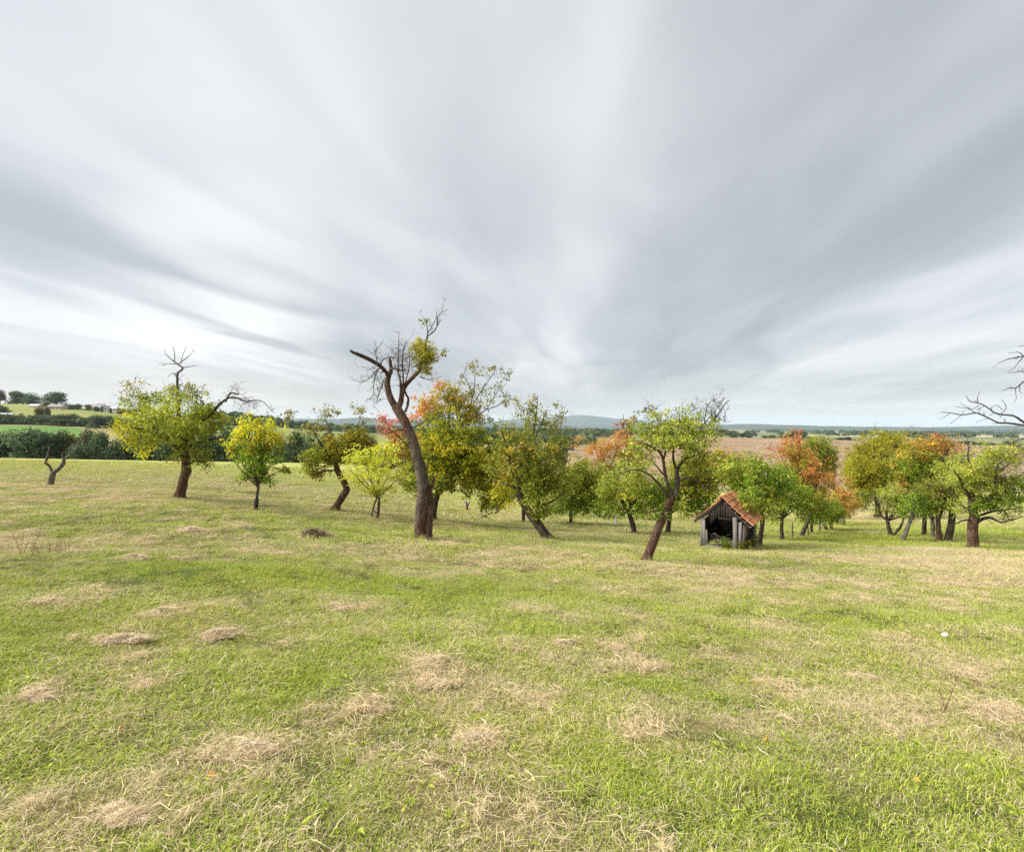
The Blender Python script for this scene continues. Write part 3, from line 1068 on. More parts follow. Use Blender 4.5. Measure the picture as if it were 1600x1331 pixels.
t.blob(450, 650, 4, 9, 'fargold', 0.9, cr=0.12)
t.done()

# T4 crooked tree with olive crown
t = Tree("crooked_tree", 523, 797, "crooked S-shaped tree with a dense olive crown between two young yellow trees", group=ORCH, bark=M_BARK_RED, sd=4)
t.limb([(523, 797, 12), (529, 786, 11.5), (534, 778, 11), (541, 767, 11), (541, 760, 10.5), (537, 751, 10), (530, 741, 9), (525, 728, 8.5), (527, 714, 7.5)], 0, 0, jit=0)
t.limb([(527, 716, 6), (540, 700, 5), (552, 685, 4), (563, 670, 2.5)], 0, 0.6)
t.limb([(526, 722, 5), (510, 705, 4), (498, 690, 3), (490, 672, 1.6)], 0, -0.5)
t.limb([(527, 716, 5), (522, 695, 4), (515, 672, 2.5), (505, 645, 1.2)], 0, 0.7, twig=4, twigL=0.5)
t.limb([(528, 735, 3.5), (508, 735, 3), (488, 742, 2)], 0, -0.6)
t.limb([(545, 690, 2.5), (558, 665, 1.8), (566, 640, 0.9)], 0.3, 0.8, twig=3)
t.blob(526, 708, 28, 22, 'olive', 1.7, dy=0.2)
t.blob(555, 688, 20, 20, 'olive', 2.2, n_leaf=55)
t.blob(545, 705, 20, 18, 'olive', 1.6)
t.blob(493, 736, 17, 13, 'olive', 1.6)
t.blob(505, 712, 24, 20, 'green', 1.1)
t.blob(480, 722, 12, 22, 'green', 0.9)
t.blob(519, 688, 12, 10, 'mixo', 0.9)
t.blob(492, 672, 16, 16, 'sparse', 0.8)
t.blob(508, 650, 20, 13, 'sparse', 0.5)
t.blob(562, 648, 14, 14, 'sparse', 0.5)
t.blob(580, 690, 12, 14, 'sparse', 0.6)
t.done()

# T5 two-stemmed lime yellow tree
t = Tree("small_tree", 586, 811, "small two-stemmed tree with an airy lime yellow crown beside the large dead tree", group=ORCH, bark=M_BARK_RED, sd=5, leafL=0.075)
t.limb([(590, 811, 5.5), (591, 797, 4.5), (592, 784, 3.6), (592, 765, 3), (591, 745, 2)], 0, 0)
t.limb([(581, 811, 4.5), (582, 800, 4), (585, 788, 3.4), (588, 777, 3), (583, 760, 2.2), (575, 745, 1.5)], 0, 0.2, part="trunk", bark=M_BARK_GREY)
t.limb([(588, 801, 2.5), (584, 797, 2.2)], 0, 0)
for ex, ey, d in [(548, 735, -.6), (545, 712, .4), (565, 700, -.2), (585, 690, .5), (605, 697, -.5), (622, 715, .2), (630, 738, .6), (565, 765, -.4), (615, 755, -.7)]:
    t.limb([(590, 778, 2.4), ((590 + ex) / 2 + rng.uniform(-3, 3), (770 + ey) / 2 + 4, 1.6), (ex, ey, 0.8)], 0, d * 1.3)
t.blob(590, 738, 46, 30, 'lime', 1.15, cr=0.17)
t.blob(562, 716, 26, 18, 'lime', 0.9, cr=0.17)
t.blob(612, 712, 22, 20, 'lime', 0.9, cr=0.17)
t.blob(592, 768, 32, 10, 'lime', 0.9, cr=0.15)
t.blob(590, 702, 24, 12, 'yellow', 0.5, cr=0.15)
t.blob(545, 740, 12, 12, 'lime', 0.5, cr=0.15)
t.done()

# T6 the tall dead tree
t = Tree("dead_tree", 661, 841, "tall half-dead tree with thick leaning trunk, broken limb and green ball of mistletoe", group=ORCH, bark=M_BARK_BIG, sd=6)
BIG = t
t.limb([(656, 841, 19), (657, 825, 19), (658, 805, 18.5), (661, 778, 19), (660, 757, 19), (657, 738, 18), (652, 715, 16.5), (645, 690, 15.5), (635, 664, 15),
        (626, 648, 15), (618, 634, 14)], 0, 0, bark=M_BARK_BIG, jit=0)
t.limb([(668, 844, 19), (668, 838, 18), (669, 820, 17), (670, 800, 16), (671, 778, 14), (668, 760, 11), (663, 742, 7)], 0.02, 0.08, part="trunk", bark=M_BARK_RED, jit=0, sides=14)
t.limb([(672, 765, 7), (677, 752, 6), (679, 744, 4.5)], 0.0, 0.1, bark=M_BARK_RED, jit=0)
t.limb([(620, 638, 12), (612, 626, 12), (607, 612, 11.5), (605, 597, 11), (608, 586, 9), (611, 577, 8), (610, 566, 5), (609, 560, 4)], 0, -0.3, jit=0)
t.limb([(606, 588, 7), (603, 581, 7), (592, 570, 7), (576, 561, 7), (560, 554, 6), (552, 551, 5), (548, 548, 4)], -0.2, -1.3, jit=0)
t.limb([(620, 640, 12), (626, 629, 11), (628, 616, 9), (632, 605, 8.5), (638, 597, 8), (647, 588, 7.5), (655, 579, 7), (659, 565, 5.5), (663, 550, 4.5), (666, 535, 4),
        (668, 524, 3.6)], 0, 0.4, jit=0)
t.limb([(667, 526, 3), (679, 517, 2.2), (683, 506, 2), (682, 498, 1.6), (682, 485, 0.9)], 0.4, 0.6, twig=3, twigL=0.3)
t.limb([(682, 508, 1.8), (684, 495, 1.5), (690, 487, 1.2), (693, 474, 0.8)], 0.5, 0.3, twig=2, twigL=0.25)
t.limb([(668, 526, 2.4), (668, 514, 2), (666, 502, 1.6), (662, 497, 1)], 0.4, 0.2, twig=2, twigL=0.2)
t.limb([(669, 520, 1.8), (674, 511, 1.6), (680, 500, 1.2), (683, 492, 0.8)], 0.4, 0.9, twig=2, twigL=0.2)
t.limb([(680, 514, 1.5), (685, 507, 1.2), (688, 500, 0.8)], 0.4, 0.1)
t.limb([(664, 560, 2), (678, 560, 1.5), (690, 554, 1.2), (696, 547, 0.8)], 0.4, 0.0, twig=2, twigL=0.25)
t.limb([(656, 588, 1.8), (668, 592, 1.4), (680, 592, 1), (690, 588, 0.7)], 0.3, -0.3, twig=5, twigL=0.2)
t.limb([(636, 632, 5), (638, 623, 5), (634, 616, 4.5), (632, 609, 4.5)], 0.1, 0.1)
t.limb([(633, 644, 5), (637, 634, 5), (638, 624, 5)], 0, 0.1)
t.limb([(626, 622, 6), (626, 598, 4.5), (623, 580, 3), (622, 559, 2.2), (623, 536, 1.5), (624, 521, 0.9)], 0, 0.6, twig=6, twigL=0.4)
t.limb([(629, 612, 5), (631, 591, 3.6), (629, 572, 2.6), (631, 549, 1.8), (635, 533, 1)], 0.1, -0.5, twig=6, twigL=0.4)
t.limb([(632, 604, 3.5), (636, 585, 2.4), (640, 565, 1.7), (638, 545, 1)], 0.2, 1.0, twig=6, twigL=0.4)
t.limb([(610, 577, 3.5), (618, 575, 3), (628, 579, 2.5), (634, 578, 1.5)], -0.3, -0.6, twig=4, twigL=0.3)
t.limb([(598, 582, 2.6), (595, 570, 2.2), (598, 562, 2), (608, 558, 2), (622, 560, 1.6), (634, 563, 1)], -0.4, -0.9, twig=5, twigL=0.3)
t.limb([(590, 570, 2), (587, 552, 1.6), (589, 545, 1.3), (584, 531, 0.8)], -0.6, -0.4, twig=3, twigL=0.25)
t.limb([(588, 547, 1.2), (595, 538, 1), (599, 532, 0.7)], -0.5, -0.7)
t.limb([(586, 555, 1.2), (579, 550, 1), (570, 545, 0.7)], -0.5, -0.2)
t.limb([(592, 575, 2.2), (586, 588, 1.8), (584, 602, 1.4), (583, 618, 0.8)], -0.6, -1.0, twig=4, twigL=0.3)
t.limb([(590, 576, 1.8), (580, 588, 1.4), (570, 596, 1.1), (561, 598, 0.7)], -0.6, -0.2, twig=4, twigL=0.3)
t.limb([(600, 590, 2.2), (596, 606, 1.7), (591, 618, 1.3), (588, 632, 0.8)], -0.2, 0.5, twig=5, twigL=0.35)
t.limb([(640, 672, 3.2), (621, 673, 2.2), (603, 679, 1.2)], 0, -0.6, twig=2, twigL=0.2)
t.limb([(647, 668, 3), (658, 662, 2.2), (668, 655, 1.2)], 0, -0.4, twig=2, twigL=0.2)
t.bare(628, 566, 26, 34, 40, L=0.5)
t.bare(585, 585, 20, 26, 22, L=0.4, droop=0.2)
t.bare(590, 620, 10, 22, 10, L=0.35, droop=0.35)
t.bare(650, 575, 14, 24, 10, L=0.4)
old = t.leafL
t.leafL = 0.055
t.blob(661, 547, 19, 18, 'mistle', 13, cr=0.08, n_leaf=26, dz=0.42, dy=0.3, part='mistletoe')
t.blob(669, 558, 12, 11, 'mistle', 8, cr=0.10, n_leaf=26, dz=0.3, dy=0.3, part='mistletoe')
t.blob(660, 574, 12, 14, 'mistle', 7, cr=0.09, n_leaf=26, dz=0.3, dy=0.3, part='mistletoe')
t.leafL = old
t.blob(665, 500, 6, 5, 'sparse', 0.6, cr=0.1, n_leaf=16)
t.blob(693, 550, 4, 4, 'sparse', 0.6, cr=0.1, n_leaf=8)
t.done()

# T7 large colourful tree behind it
t = Tree("apple_tree", 677, 813, "large round apple tree, green with yellow and red autumn leaves, behind the large dead tree", group=ORCH, bark=M_BARK, sd=7, leafL=0.10)
t.limb([(677, 813, 10), (678, 797, 9), (680, 782, 9), (684, 768, 9), (690, 752, 9), (697, 738, 8)], 0, 0)
for pts, d in [([(690, 752, 6), (670, 735, 5), (650, 712, 4), (630, 690, 2.5), (606, 668, 1.2)], -1.0), ([(694, 742, 6), (690, 712, 5), (672, 672, 3.5), (655, 632, 1.6)], 0.8),
               ([(697, 738, 6), (706, 705, 5), (702, 660, 3.5), (700, 615, 1.6)], -0.6), ([(697, 740, 6), (725, 715, 5), (755, 705, 3.5), (780, 715, 2)], 0.6),
               ([(697, 738, 5), (728, 740, 4.5), (765, 748, 3), (790, 765, 1.5)], -0.8), ([(680, 775, 5), (665, 762, 4), (640, 752, 2.5), (615, 752, 1.5)], 0.8),
               ([(683, 770, 4), (700, 765, 3.2), (722, 768, 2), (735, 780, 1.2)], -0.9), ([(700, 715, 6), (718, 690, 5), (722, 668, 4), (712, 640, 2.4), (715, 610, 1.5), (728, 575, 0.9)], 0.6)]:
    t.limb(pts, 0, d)
# tall shoots with few leaves
for pts in [[(716, 690, 5), (722, 665, 4), (733, 640, 2.8), (740, 610, 1.8), (742, 585, 1.2), (738, 562, 0.8)],
            [(735, 640, 2.2), (750, 615, 1.6), (768, 590, 1.1), (775, 573, 0.7)], [(725, 660, 3), (745, 650, 2.4), (760, 640, 2), (780, 633, 1.5), (798, 624, 0.8)],
            [(760, 640, 1.6), (775, 615, 1.3), (785, 595, 1), (794, 580, 0.7)], [(738, 620, 1.8), (732, 600, 1.3), (722, 585, 0.8)],
            [(722, 668, 2.6), (714, 640, 1.8), (706, 615, 1.2), (701, 595, 0.7)], [(748, 648, 1.6), (752, 620, 1.2), (757, 600, 0.7)]]:
    t.limb(pts, 0.4, 0.4 + rng.uniform(-0.8, 0.8), twig=4, twigL=0.35)
t.blob(705, 690, 56, 48, 'green', 1.35, dz=1.6)
t.blob(735, 735, 48, 36, 'yg', 1.5, dz=1.5)
t.blob(690, 735, 40, 34, 'green', 1.4, dz=1.4, dy=-0.2)
t.blob(705, 700, 50, 48, 'yg', 0.8, dy=-1.0)
t.blob(765, 745, 34, 32, 'yg', 1.2)
t.blob(778, 755, 24, 22, 'yellow', 0.7)
t.blob(765, 785, 22, 14, 'yg', 1.0)
t.blob(775, 705, 26, 24, 'green', 0.9, dy=0.6)
t.blob(650, 745, 26, 26, 'green', 1.0, dy=0.3)
t.blob(645, 705, 24, 24, 'mixo', 0.9)
t.blob(670, 632, 28, 18, 'orange', 0.55)
t.blob(668, 642, 26, 20, 'orange', 0.8)
t.blob(606, 664, 17, 12, 'pink', 0.5)
t.blob(598, 656, 7, 8, 'pink', 0.4)
t.blob(622, 680, 15, 13, 'orange', 0.8)
t.blob(618, 700, 14, 14, 'orange', 1.0)
t.blob(690, 600, 12, 10, 'red', 0.6)
t.blob(705, 625, 34, 22, 'mixo', 1.0)
t.blob(735, 645, 24, 18, 'mixo', 0.9)
t.blob(684, 655, 18, 16, 'green', 0.8, dy=-0.8)
t.blob(742, 605, 32, 38, 'sparse', 0.34, cr=0.16, n_leaf=16)
t.blob(778, 612, 20, 30, 'sparse', 0.30, cr=0.16, n_leaf=16)
t.blob(738, 572, 9, 12, 'sparse', 0.8, cr=0.15, n_leaf=18)
t.blob(775, 575, 9, 4, 'sparse', 0.9, cr=0.14, n_leaf=18)
t.blob(795, 582, 4, 5, 'sparse', 1.0, cr=0.1, n_leaf=14)
t.blob(792, 628, 13, 6, 'sparse', 0.9, cr=0.13, n_leaf=18)
t.done()

# T8 leaning tree overgrown at the stem
t = Tree("pear_tree", 856, 841, "tree leaning left with a bushy leaf-covered trunk, right of the large dead tree", group=ORCH, bark=M_BARK, sd=8, leafL=0.085)
t.limb([(856, 841, 15), (849, 830, 13.5), (841, 819, 13), (829, 804, 12.5), (819, 789, 12), (813, 778, 11), (811, 762, 9), (812, 745, 8)], 0, 0, jit=0)
t.limb([(842, 818, 5), (839, 803, 5), (840, 785, 4.5), (843, 765, 4), (850, 740, 3)], 0, 0.5)
for pts, d in [([(812, 748, 6), (822, 720, 5), (830, 690, 4), (835, 655, 2.5), (840, 618, 1)], 0.2), ([(812, 752, 6), (798, 725, 4.5), (790, 695, 3), (782, 668, 1.5)], -0.8),
               ([(813, 760, 6), (835, 735, 4.5), (858, 705, 3), (875, 668, 1.6), (882, 635, 0.9)], 0.9), ([(812, 765, 5), (790, 755, 4), (772, 750, 2)], 0.5),
               ([(840, 790, 4), (860, 785, 3), (880, 770, 2)], -0.6), ([(838, 810, 3), (852, 800, 2.4), (865, 790, 1.5), (872, 785, 1)], -0.3),
               ([(845, 760, 4), (870, 745, 3), (888, 735, 1.6)], 0.3), ([(830, 700, 3), (845, 665, 2), (855, 640, 1)], -0.6)]:
    t.limb(pts, 0, d)
t.blob(832, 712, 48, 38, 'mix', 1.05)
t.blob(838, 765, 26, 34, 'green', 1.5, dy=-0.3)
t.blob(845, 745, 34, 30, 'green', 1.2)
t.blob(868, 750, 28, 30, 'mix', 0.9, dy=0.3)
t.blob(785, 728, 26, 32, 'mix', 0.95)
t.blob(790, 760, 24, 28, 'yg', 0.75, dy=0.3)
t.blob(800, 680, 22, 18, 'mix', 0.7)
t.blob(838, 665, 24, 28, 'mix', 0.75)
t.blob(838, 630, 8, 18, 'sparse', 0.9, cr=0.16)
t.blob(872, 655, 12, 22, 'sparse', 0.8, cr=0.18)
t.blob(812, 640, 10, 16, 'sparse', 0.7, cr=0.16)
t.blob(858, 710, 22, 18, 'mixo', 0.45, dy=-0.5)
t.blob(842, 795, 16, 16, 'green', 1.6, dy=-0.2)
t.blob(795, 690, 22, 24, 'mix', 0.8)
t.blob(870, 700, 24, 30, 'mix', 0.7)
t.blob(800, 715, 20, 18, 'mixo', 0.35, dy=-0.8)
t.bare(800, 735, 24, 18, 14, L=0.4)
t.done()

# trees of the second and third rows
def plain(name, px, py, w, top, label, blobs, group=ORCH, lean=0, Y=None, bark=None, leafL=0.11, sd=0, limbs=5, spread=28, cr=0.26, fork=None, **kw):
    t_ = Tree(name, px, py, label, group=group, Y=Y, bark=bark, leafL=leafL, sd=sd)
    fy_ = fork if fork else py - (py - top) * 0.38
    fx_ = px + lean
    t_.limb([(px, py, w), (px + lean * 0.35, py - (py - fy_) * 0.4, w * 0.88), (fx_, fy_, w * 0.75)], 0, 0)
    bx = np.mean([q[0] for q in blobs])
    for i in range(limbs):
        q = blobs[i % len(blobs)]
        ex = q[0] + rng.uniform(-0.5, 0.5) * q[2]
        ey = q[1] + rng.uniform(-0.6, 0.3) * q[3]
        t_.limb([(fx_, fy_ + 2, w * 0.55), ((fx_ + ex) / 2 + rng.uniform(-4, 4), (fy_ + ey) / 2 + 3, w * 0.36), (ex, ey, max(0.9, w * 0.14))], 0,
                rng.uniform(-1, 1) * spread * t_.k)
    for q in blobs:
        t_.blob(q[0], q[1], q[2], q[3], q[4], q[5] if len(q) > 5 else 1.0, cr=cr, n_leaf=q[6] if len(q) > 6 else 40)
    return t_


plain("fruit_tree", 818, 816, 6, 700, "green tree half hidden behind the leaning tree with the bushy trunk",
      [(805, 745, 34, 30, 'mix', 0.7), (785, 770, 26, 22, 'yg', 0.7), (770, 735, 24, 24, 'mix', 0.7)], sd=20).done()
plain("fruit_tree", 892, 818, 5.5, 715, "green tree with straight brown trunk in the gap right of the bushy leaning tree",
      [(898, 762, 40, 28, 'green', 1.1), (905, 735, 34, 18, 'mix', 0.9), (900, 792, 40, 15, 'lush', 1.2), (925, 770, 30, 22, 'green', 0.9)], sd=21).done()
t = plain("fruit_tree", 937, 809, 4.5, 665, "tall tree with orange and dark red upper leaves behind the leaning plum tree",
          [(940, 702, 34, 15, 'orange', 0.6), (975, 690, 24, 20, 'orange', 0.5), (930, 755, 26, 24, 'green', 1.0), (985, 715, 24, 22, 'mixo', 0.9),
           (948, 725, 22, 14, 'mixo', 0.6), (932, 782, 34, 14, 'lush', 0.9), (915, 745, 26, 22, 'green', 0.8), (955, 748, 26, 20, 'light', 0.7)], sd=22, lean=8, limbs=7)
t.limb([(950, 740, 3), (962, 705, 2.4), (972, 675, 1.8), (974, 648, 1)], 0, 0)
t.limb([(965, 700, 2), (985, 680, 1.4), (990, 655, 0.8)], 0, 0.5)
t.blob(975, 668, 14, 18, 'maroon', 0.6, n_leaf=24)
t.blob(990, 655, 7, 8, 'maroon', 0.6, n_leaf=20)
t.blob(905, 690, 10, 8, 'orange', 0.6, n_leaf=24)
t.done()
plain("fruit_tree", 992, 834, 9, 700, "low green fruit tree with a dark slanting trunk left of the leaning plum tree",
      [(978, 775, 38, 24, 'green', 1.25), (1000, 745, 30, 24, 'light', 1.0), (955, 760, 28, 24, 'light', 0.9), (985, 730, 26, 18, 'light', 0.7), (1010, 785, 24, 14, 'lush', 1.0), (955, 795, 30, 13, 'lush', 1.1), (1000, 800, 24, 10, 'green', 0.8)],
      lean=-10, sd=23, leafL=0.09, cr=0.22, fork=798).done()
plain("fruit_tree", 1043, 833, 8, 715, "green and yellow tree standing behind the trunk of the leaning plum tree",
      [(1080, 755, 34, 30, 'willow', 1.1), (1045, 770, 40, 26, 'lush', 1.0), (1085, 785, 34, 20, 'lush', 0.9), (1105, 742, 34, 24, 'mix', 0.9), (1070, 730, 30, 18, 'green', 0.8), (1020, 775, 26, 20, 'lush', 0.8)], lean=4, sd=24,
      fork=800).done()
plain("fruit_tree", 879, 806, 4, 742, "small distant tree with a short trunk between two larger orchard trees", [(872, 772, 24, 18, 'mix', 0.8)], sd=25, limbs=3).done()
plain("fruit_tree", 1108, 808, 4, 700, "brownish green bushy tree behind the tile-roofed shelter",
      [(1110, 732, 36, 26, 'mixo', 0.9), (1138, 718, 28, 14, 'mixo', 0.7), (1098, 760, 28, 22, 'willow', 0.9), (1150, 745, 24, 18, 'green', 0.8)], sd=26, limbs=5, leafL=0.13).done()

# T11 the leaning plum tree in front
t = Tree("plum_tree", 1011, 877, "leaning plum tree in front of the shelter, dead twigs at its crown's top right", group=ORCH, bark=M_BARK_RED, sd=11, leafL=0.065)
t.limb([(1011, 877, 16), (1014, 865, 14), (1019, 852, 13.5), (1026, 831, 13), (1033, 815, 13), (1041, 797, 12.5), (1048, 781, 11.5), (1052, 775, 10)], 0, 0, jit=0)
LB = M_BARK
for pts, d in [([(1050, 778, 9), (1057, 766, 10), (1059, 749, 9.5), (1057, 738, 7.5), (1062, 727, 6.5), (1071, 717, 5), (1080, 705, 4), (1092, 690, 4), (1099, 676, 3.4), (1107, 665, 3),
                 (1121, 650, 2.6), (1133, 631, 2), (1140, 625, 1.2)], 0.6),
               ([(1050, 776, 6), (1045, 762, 7), (1039, 741, 6.2), (1037, 724, 5.4), (1034, 711, 5), (1027, 704, 4), (1013, 696, 2.6), (1000, 690, 1.4)], -0.5),
               ([(1047, 780, 6), (1038, 767, 5.4), (1026, 753, 4.6), (1017, 745, 3.6), (1007, 738, 3), (992, 734, 2), (980, 736, 1.2)], -0.8),
               ([(1060, 750, 4), (1070, 747, 4), (1080, 747.5, 3.6), (1090, 752, 3.2), (1098, 760, 2.6), (1104, 763, 2), (1112, 758, 1.2)], -0.4),
               ([(1036, 722, 4.2), (1040, 700, 3.4), (1035, 675, 2.4), (1025, 650, 1.2)], 0.7),
               ([(1058, 738, 5), (1052, 715, 4), (1055, 690, 3), (1062, 660, 1.6), (1060, 640, 0.9)], -0.7),
               ([(1096, 682, 2.4), (1098, 664, 2), (1112, 648, 1.5), (1126, 630, 1.1), (1133, 620, 0.7)], 0.7),
               ([(1096, 688, 2.2), (1110, 672, 1.8), (1128, 672, 1.4), (1135, 680, 0.9)], 0.3),
               ([(1100, 668, 1.8), (1102, 645, 1.3), (1108, 628, 1), (1120, 624, 0.7)], 0.2),
               ([(1070, 718, 3.4), (1090, 710, 2.6), (1112, 706, 1.6)], 0.8), ([(1038, 800, 3), (1020, 798, 2), (1005, 802, 1)], -0.4),
               ([(1037, 742, 3.5), (1020, 722, 2.6), (1002, 715, 1.4)], 0.6)]:
    t.limb(pts, 0, d, twig=2, twigL=0.3, bark=LB, jit=0.01)
t.blob(1045, 665, 46, 26, 'light', 1.25, cr=0.15)
t.blob(1055, 690, 48, 20, 'green', 1.6, cr=0.15)
t.blob(1078, 697, 36, 17, 'light', 1.4, cr=0.15, dy=-0.5)
t.blob(1040, 690, 34, 16, 'light', 1.0, cr=0.15, dy=-0.5)
t.blob(1020, 650, 20, 14, 'sparse', 0.7, cr=0.13, n_leaf=26)
t.blob(1065, 648, 24, 14, 'sparse', 0.7, cr=0.13, n_leaf=26)
t.blob(1000, 690, 14, 20, 'mix', 0.7, cr=0.15)
t.blob(992, 732, 24, 26, 'light', 1.2, cr=0.15)
t.blob(1085, 728, 26, 16, 'mix', 1.0, cr=0.15)
t.blob(1125, 672, 14, 12, 'light', 0.4, cr=0.13, n_leaf=24)
t.blob(1105, 712, 20, 14, 'light', 1.0, cr=0.14)
t.blob(1010, 672, 26, 26, 'green', 0.9, cr=0.15)
t.blob(985, 765, 24, 18, 'green', 0.9, cr=0.15)
t.blob(1085, 675, 30, 26, 'light', 0.9, cr=0.15)
t.blob(1000, 705, 24, 18, 'light', 0.7, cr=0.15)
t.blob(1025, 800, 38, 11, 'lush', 1.0, cr=0.14)
t.blob(1062, 790, 20, 14, 'light', 0.6, cr=0.14)
t.bare(1118, 645, 22, 20, 36, L=0.3)
t.bare(990, 733, 24, 14, 26, L=0.3)
t.bare(1090, 650, 14, 18, 12, L=0.28)
t.bare(1090, 725, 20, 14, 12, L=0.25)
t.bare(1020, 650, 24, 12, 10, L=0.25)
t.done()

# T12, T13 green trees behind the shelter
t = Tree("fruit_tree", 1187, 854, "dense green tree with a thin dark trunk overhanging the tiled roof", group=ROW, bark=M_BARK, sd=12, leafL=0.085)
t.limb([(1187, 854, 7.5), (1188, 840, 7), (1190, 825, 6.5), (1191, 810, 6.5), (1188, 795, 6)], 0, 0)
for ex, ey, d in [(1145, 745, -.5), (1150, 720, .6), (1180, 712, -.3), (1205, 725, .6), (1225, 745, -.4), (1235, 770, .3), (1200, 790, -.8), (1160, 775, .7)]:
    t.limb([(1189, 800, 4), ((1189 + ex) / 2, (790 + ey) / 2, 2.6), (ex, ey, 1)], 0.2, d * 2)
t.blob(1182, 745, 42, 28, 'lush', 1.35, dz=1.2, dy=0.2)
t.blob(1170, 725, 36, 14, 'light', 0.9)
t.blob(1150, 742, 24, 24, 'green', 1.0, dy=0.4)
t.blob(1190, 775, 34, 22, 'green', 1.4)
t.blob(1160, 762, 22, 18, 'lush', 1.1, dy=0.5)
t.blob(1215, 760, 26, 30, 'lush', 1.1)
t.blob(1172, 775, 18, 16, 'lush', 1.1, dy=-1.6)
t.blob(1190, 790, 16, 12, 'green', 1.0, dy=-1.4)
t.blob(1195, 803, 20, 10, 'light', 0.8)
t.blob(1180, 720, 20, 10, 'sparse', 0.4)
t.done()
plain("fruit_tree", 1222, 844, 6.5, 730, "dense green tree with a straight dark trunk, second in the row after the shelter",
      [(1232, 778, 38, 28, 'lush', 1.3), (1225, 750, 28, 18, 'lush', 1.0), (1255, 790, 22, 20, 'green', 1.1), (1210, 800, 16, 12, 'light', 0.7)], group=ROW, sd=27, leafL=0.09,
      cr=0.22, fork=808).done()
t = plain("fruit_tree", 1253, 839, 7, 690, "tallest orange autumn tree of the row, its trunk leaning right",
          [(1262, 735, 32, 30, 'orange', 0.65), (1238, 705, 24, 20, 'orange', 0.5), (1290, 752, 28, 16, 'orange', 0.7), (1265, 770, 30, 22, 'mixo', 0.9), (1222, 702, 18, 9, 'red', 0.35),
           (1245, 730, 28, 24, 'mixo', 0.7), (1242, 690, 14, 16, 'red', 0.4)], group=ROW, lean=14, sd=28, fork=800, limbs=8, leafL=0.10, cr=0.24)
t.limb([(1262, 775, 4), (1250, 735, 3), (1247, 705, 2.2), (1252, 670, 1)], 0, 0)
t.blob(1250, 676, 9, 10, 'red', 0.5, n_leaf=24)
t.blob(1205, 712, 12, 6, 'red', 0.5, n_leaf=20)
t.done()
plain("fruit_tree", 1268, 834, 5, 765, "short green tree below the tallest orange tree in the row", [(1272, 800, 26, 16, 'lush', 1.2), (1262, 785, 20, 14, 'green', 1.0)],
      group=ROW, sd=29, limbs=4, fork=818).done()
plain("fruit_tree", 1274, 818, 6, 680, "round green tree rising beyond the orange tree of the row", [(1275, 712, 28, 24, 'green', 1.1), (1262, 730, 22, 20, 'lush', 1.0),
      (1285, 728, 18, 20, 'green', 1.0)], group=ROW, Y=62, sd=30, leafL=0.2, cr=0.5, fork=760).done()
plain("fruit_tree", 1281, 832, 4, 775, "green tree with a grey trunk midway along the row", [(1290, 796, 22, 16, 'green', 1.1), (1280, 785, 18, 12, 'mixo', 0.8)], group=ROW, sd=31,
      limbs=4, bark=M_BARK_GREY, fork=815).done()
plain("fruit_tree", 1291, 829, 6, 770, "green tree with a thick leaning trunk towards the end of the row", [(1298, 800, 24, 15, 'lush', 1.1)], group=ROW, lean=-5, sd=32, limbs=4,
      fork=812).done()
plain("fruit_tree", 1299, 827, 4.4, 755, "slender tree with green lower and orange upper leaves near the end of the row",
      [(1302, 788, 22, 15, 'mixo', 1.0), (1312, 775, 24, 10, 'orange', 0.9), (1300, 805, 18, 10, 'green', 1.0)], group=ROW, sd=33, fork=808).done()
plain("fruit_tree", 1309, 821, 3, 770, "thin leaning tree with orange-tipped branches close to the end of the row", [(1322, 788, 20, 10, 'orange', 0.9), (1315, 800, 16, 8, 'mixo', 0.9)],
      group=ROW, lean=-5, sd=34, limbs=3, fork=806).done()
plain("fruit_tree", 1318, 818, 5.5, 765, "last full tree of the row, standing where the mown strip ends", [(1325, 785, 22, 14, 'mixo', 0.8), (1318, 772, 18, 8, 'green', 0.7)],
      group=ROW, sd=35, limbs=4, fork=800, bark=M_BARK_GREY).done()
plain("fruit_tree", 1326, 811, 5, 765, "low dark green tree just beyond the end of the row", [(1338, 784, 22, 12, 'green', 1.1), (1345, 775, 14, 9, 'green', 1.0)], group=ROW, sd=36,
      limbs=3, fork=796, bark=M_BARK_GREY).done()
t = Tree("dead_bush", 1330, 800, "pale grey leafless bush arching over behind the end of the row", cat="bush", group=ROW, bark=M_DEAD, sd=37, Y=58)
t.limb([(1330, 800, 3), (1329, 785, 2.4), (1330, 775, 2)], 0, 0)
M_PALE = bark_material("pale_twigs", (0.28, 0.25, 0.23), (0.42, 0.39, 0.37), (0.5, 0.5, 0.48), 0.3)
t.bark = M_PALE
t.bare(1328, 765, 18, 10, 60, L=1.3, droop=0.5)
t.done()

# stakes and stubs between the trees
def stake(name, px, py, w, top, label, mat, lean=0.0, cat="stake"):
    B = ground_hit(px, py)
    k = B[1] / FPX
    H = (py - top) * k
    r = w * 0.5 * k
    P = np.array([[0, 0, -0.1], [lean * k * 0.4, 0, H * 0.45], [lean * k, 0.03, H]])
    V, F = tube(P, [r * 1.12, r, r * 0.85], 9, 0.1)
    o = link(name, make_mesh(name, V, F, mat, smooth=True), label=label, category=cat)
    o.location = [float(q) for q in B]
    return o


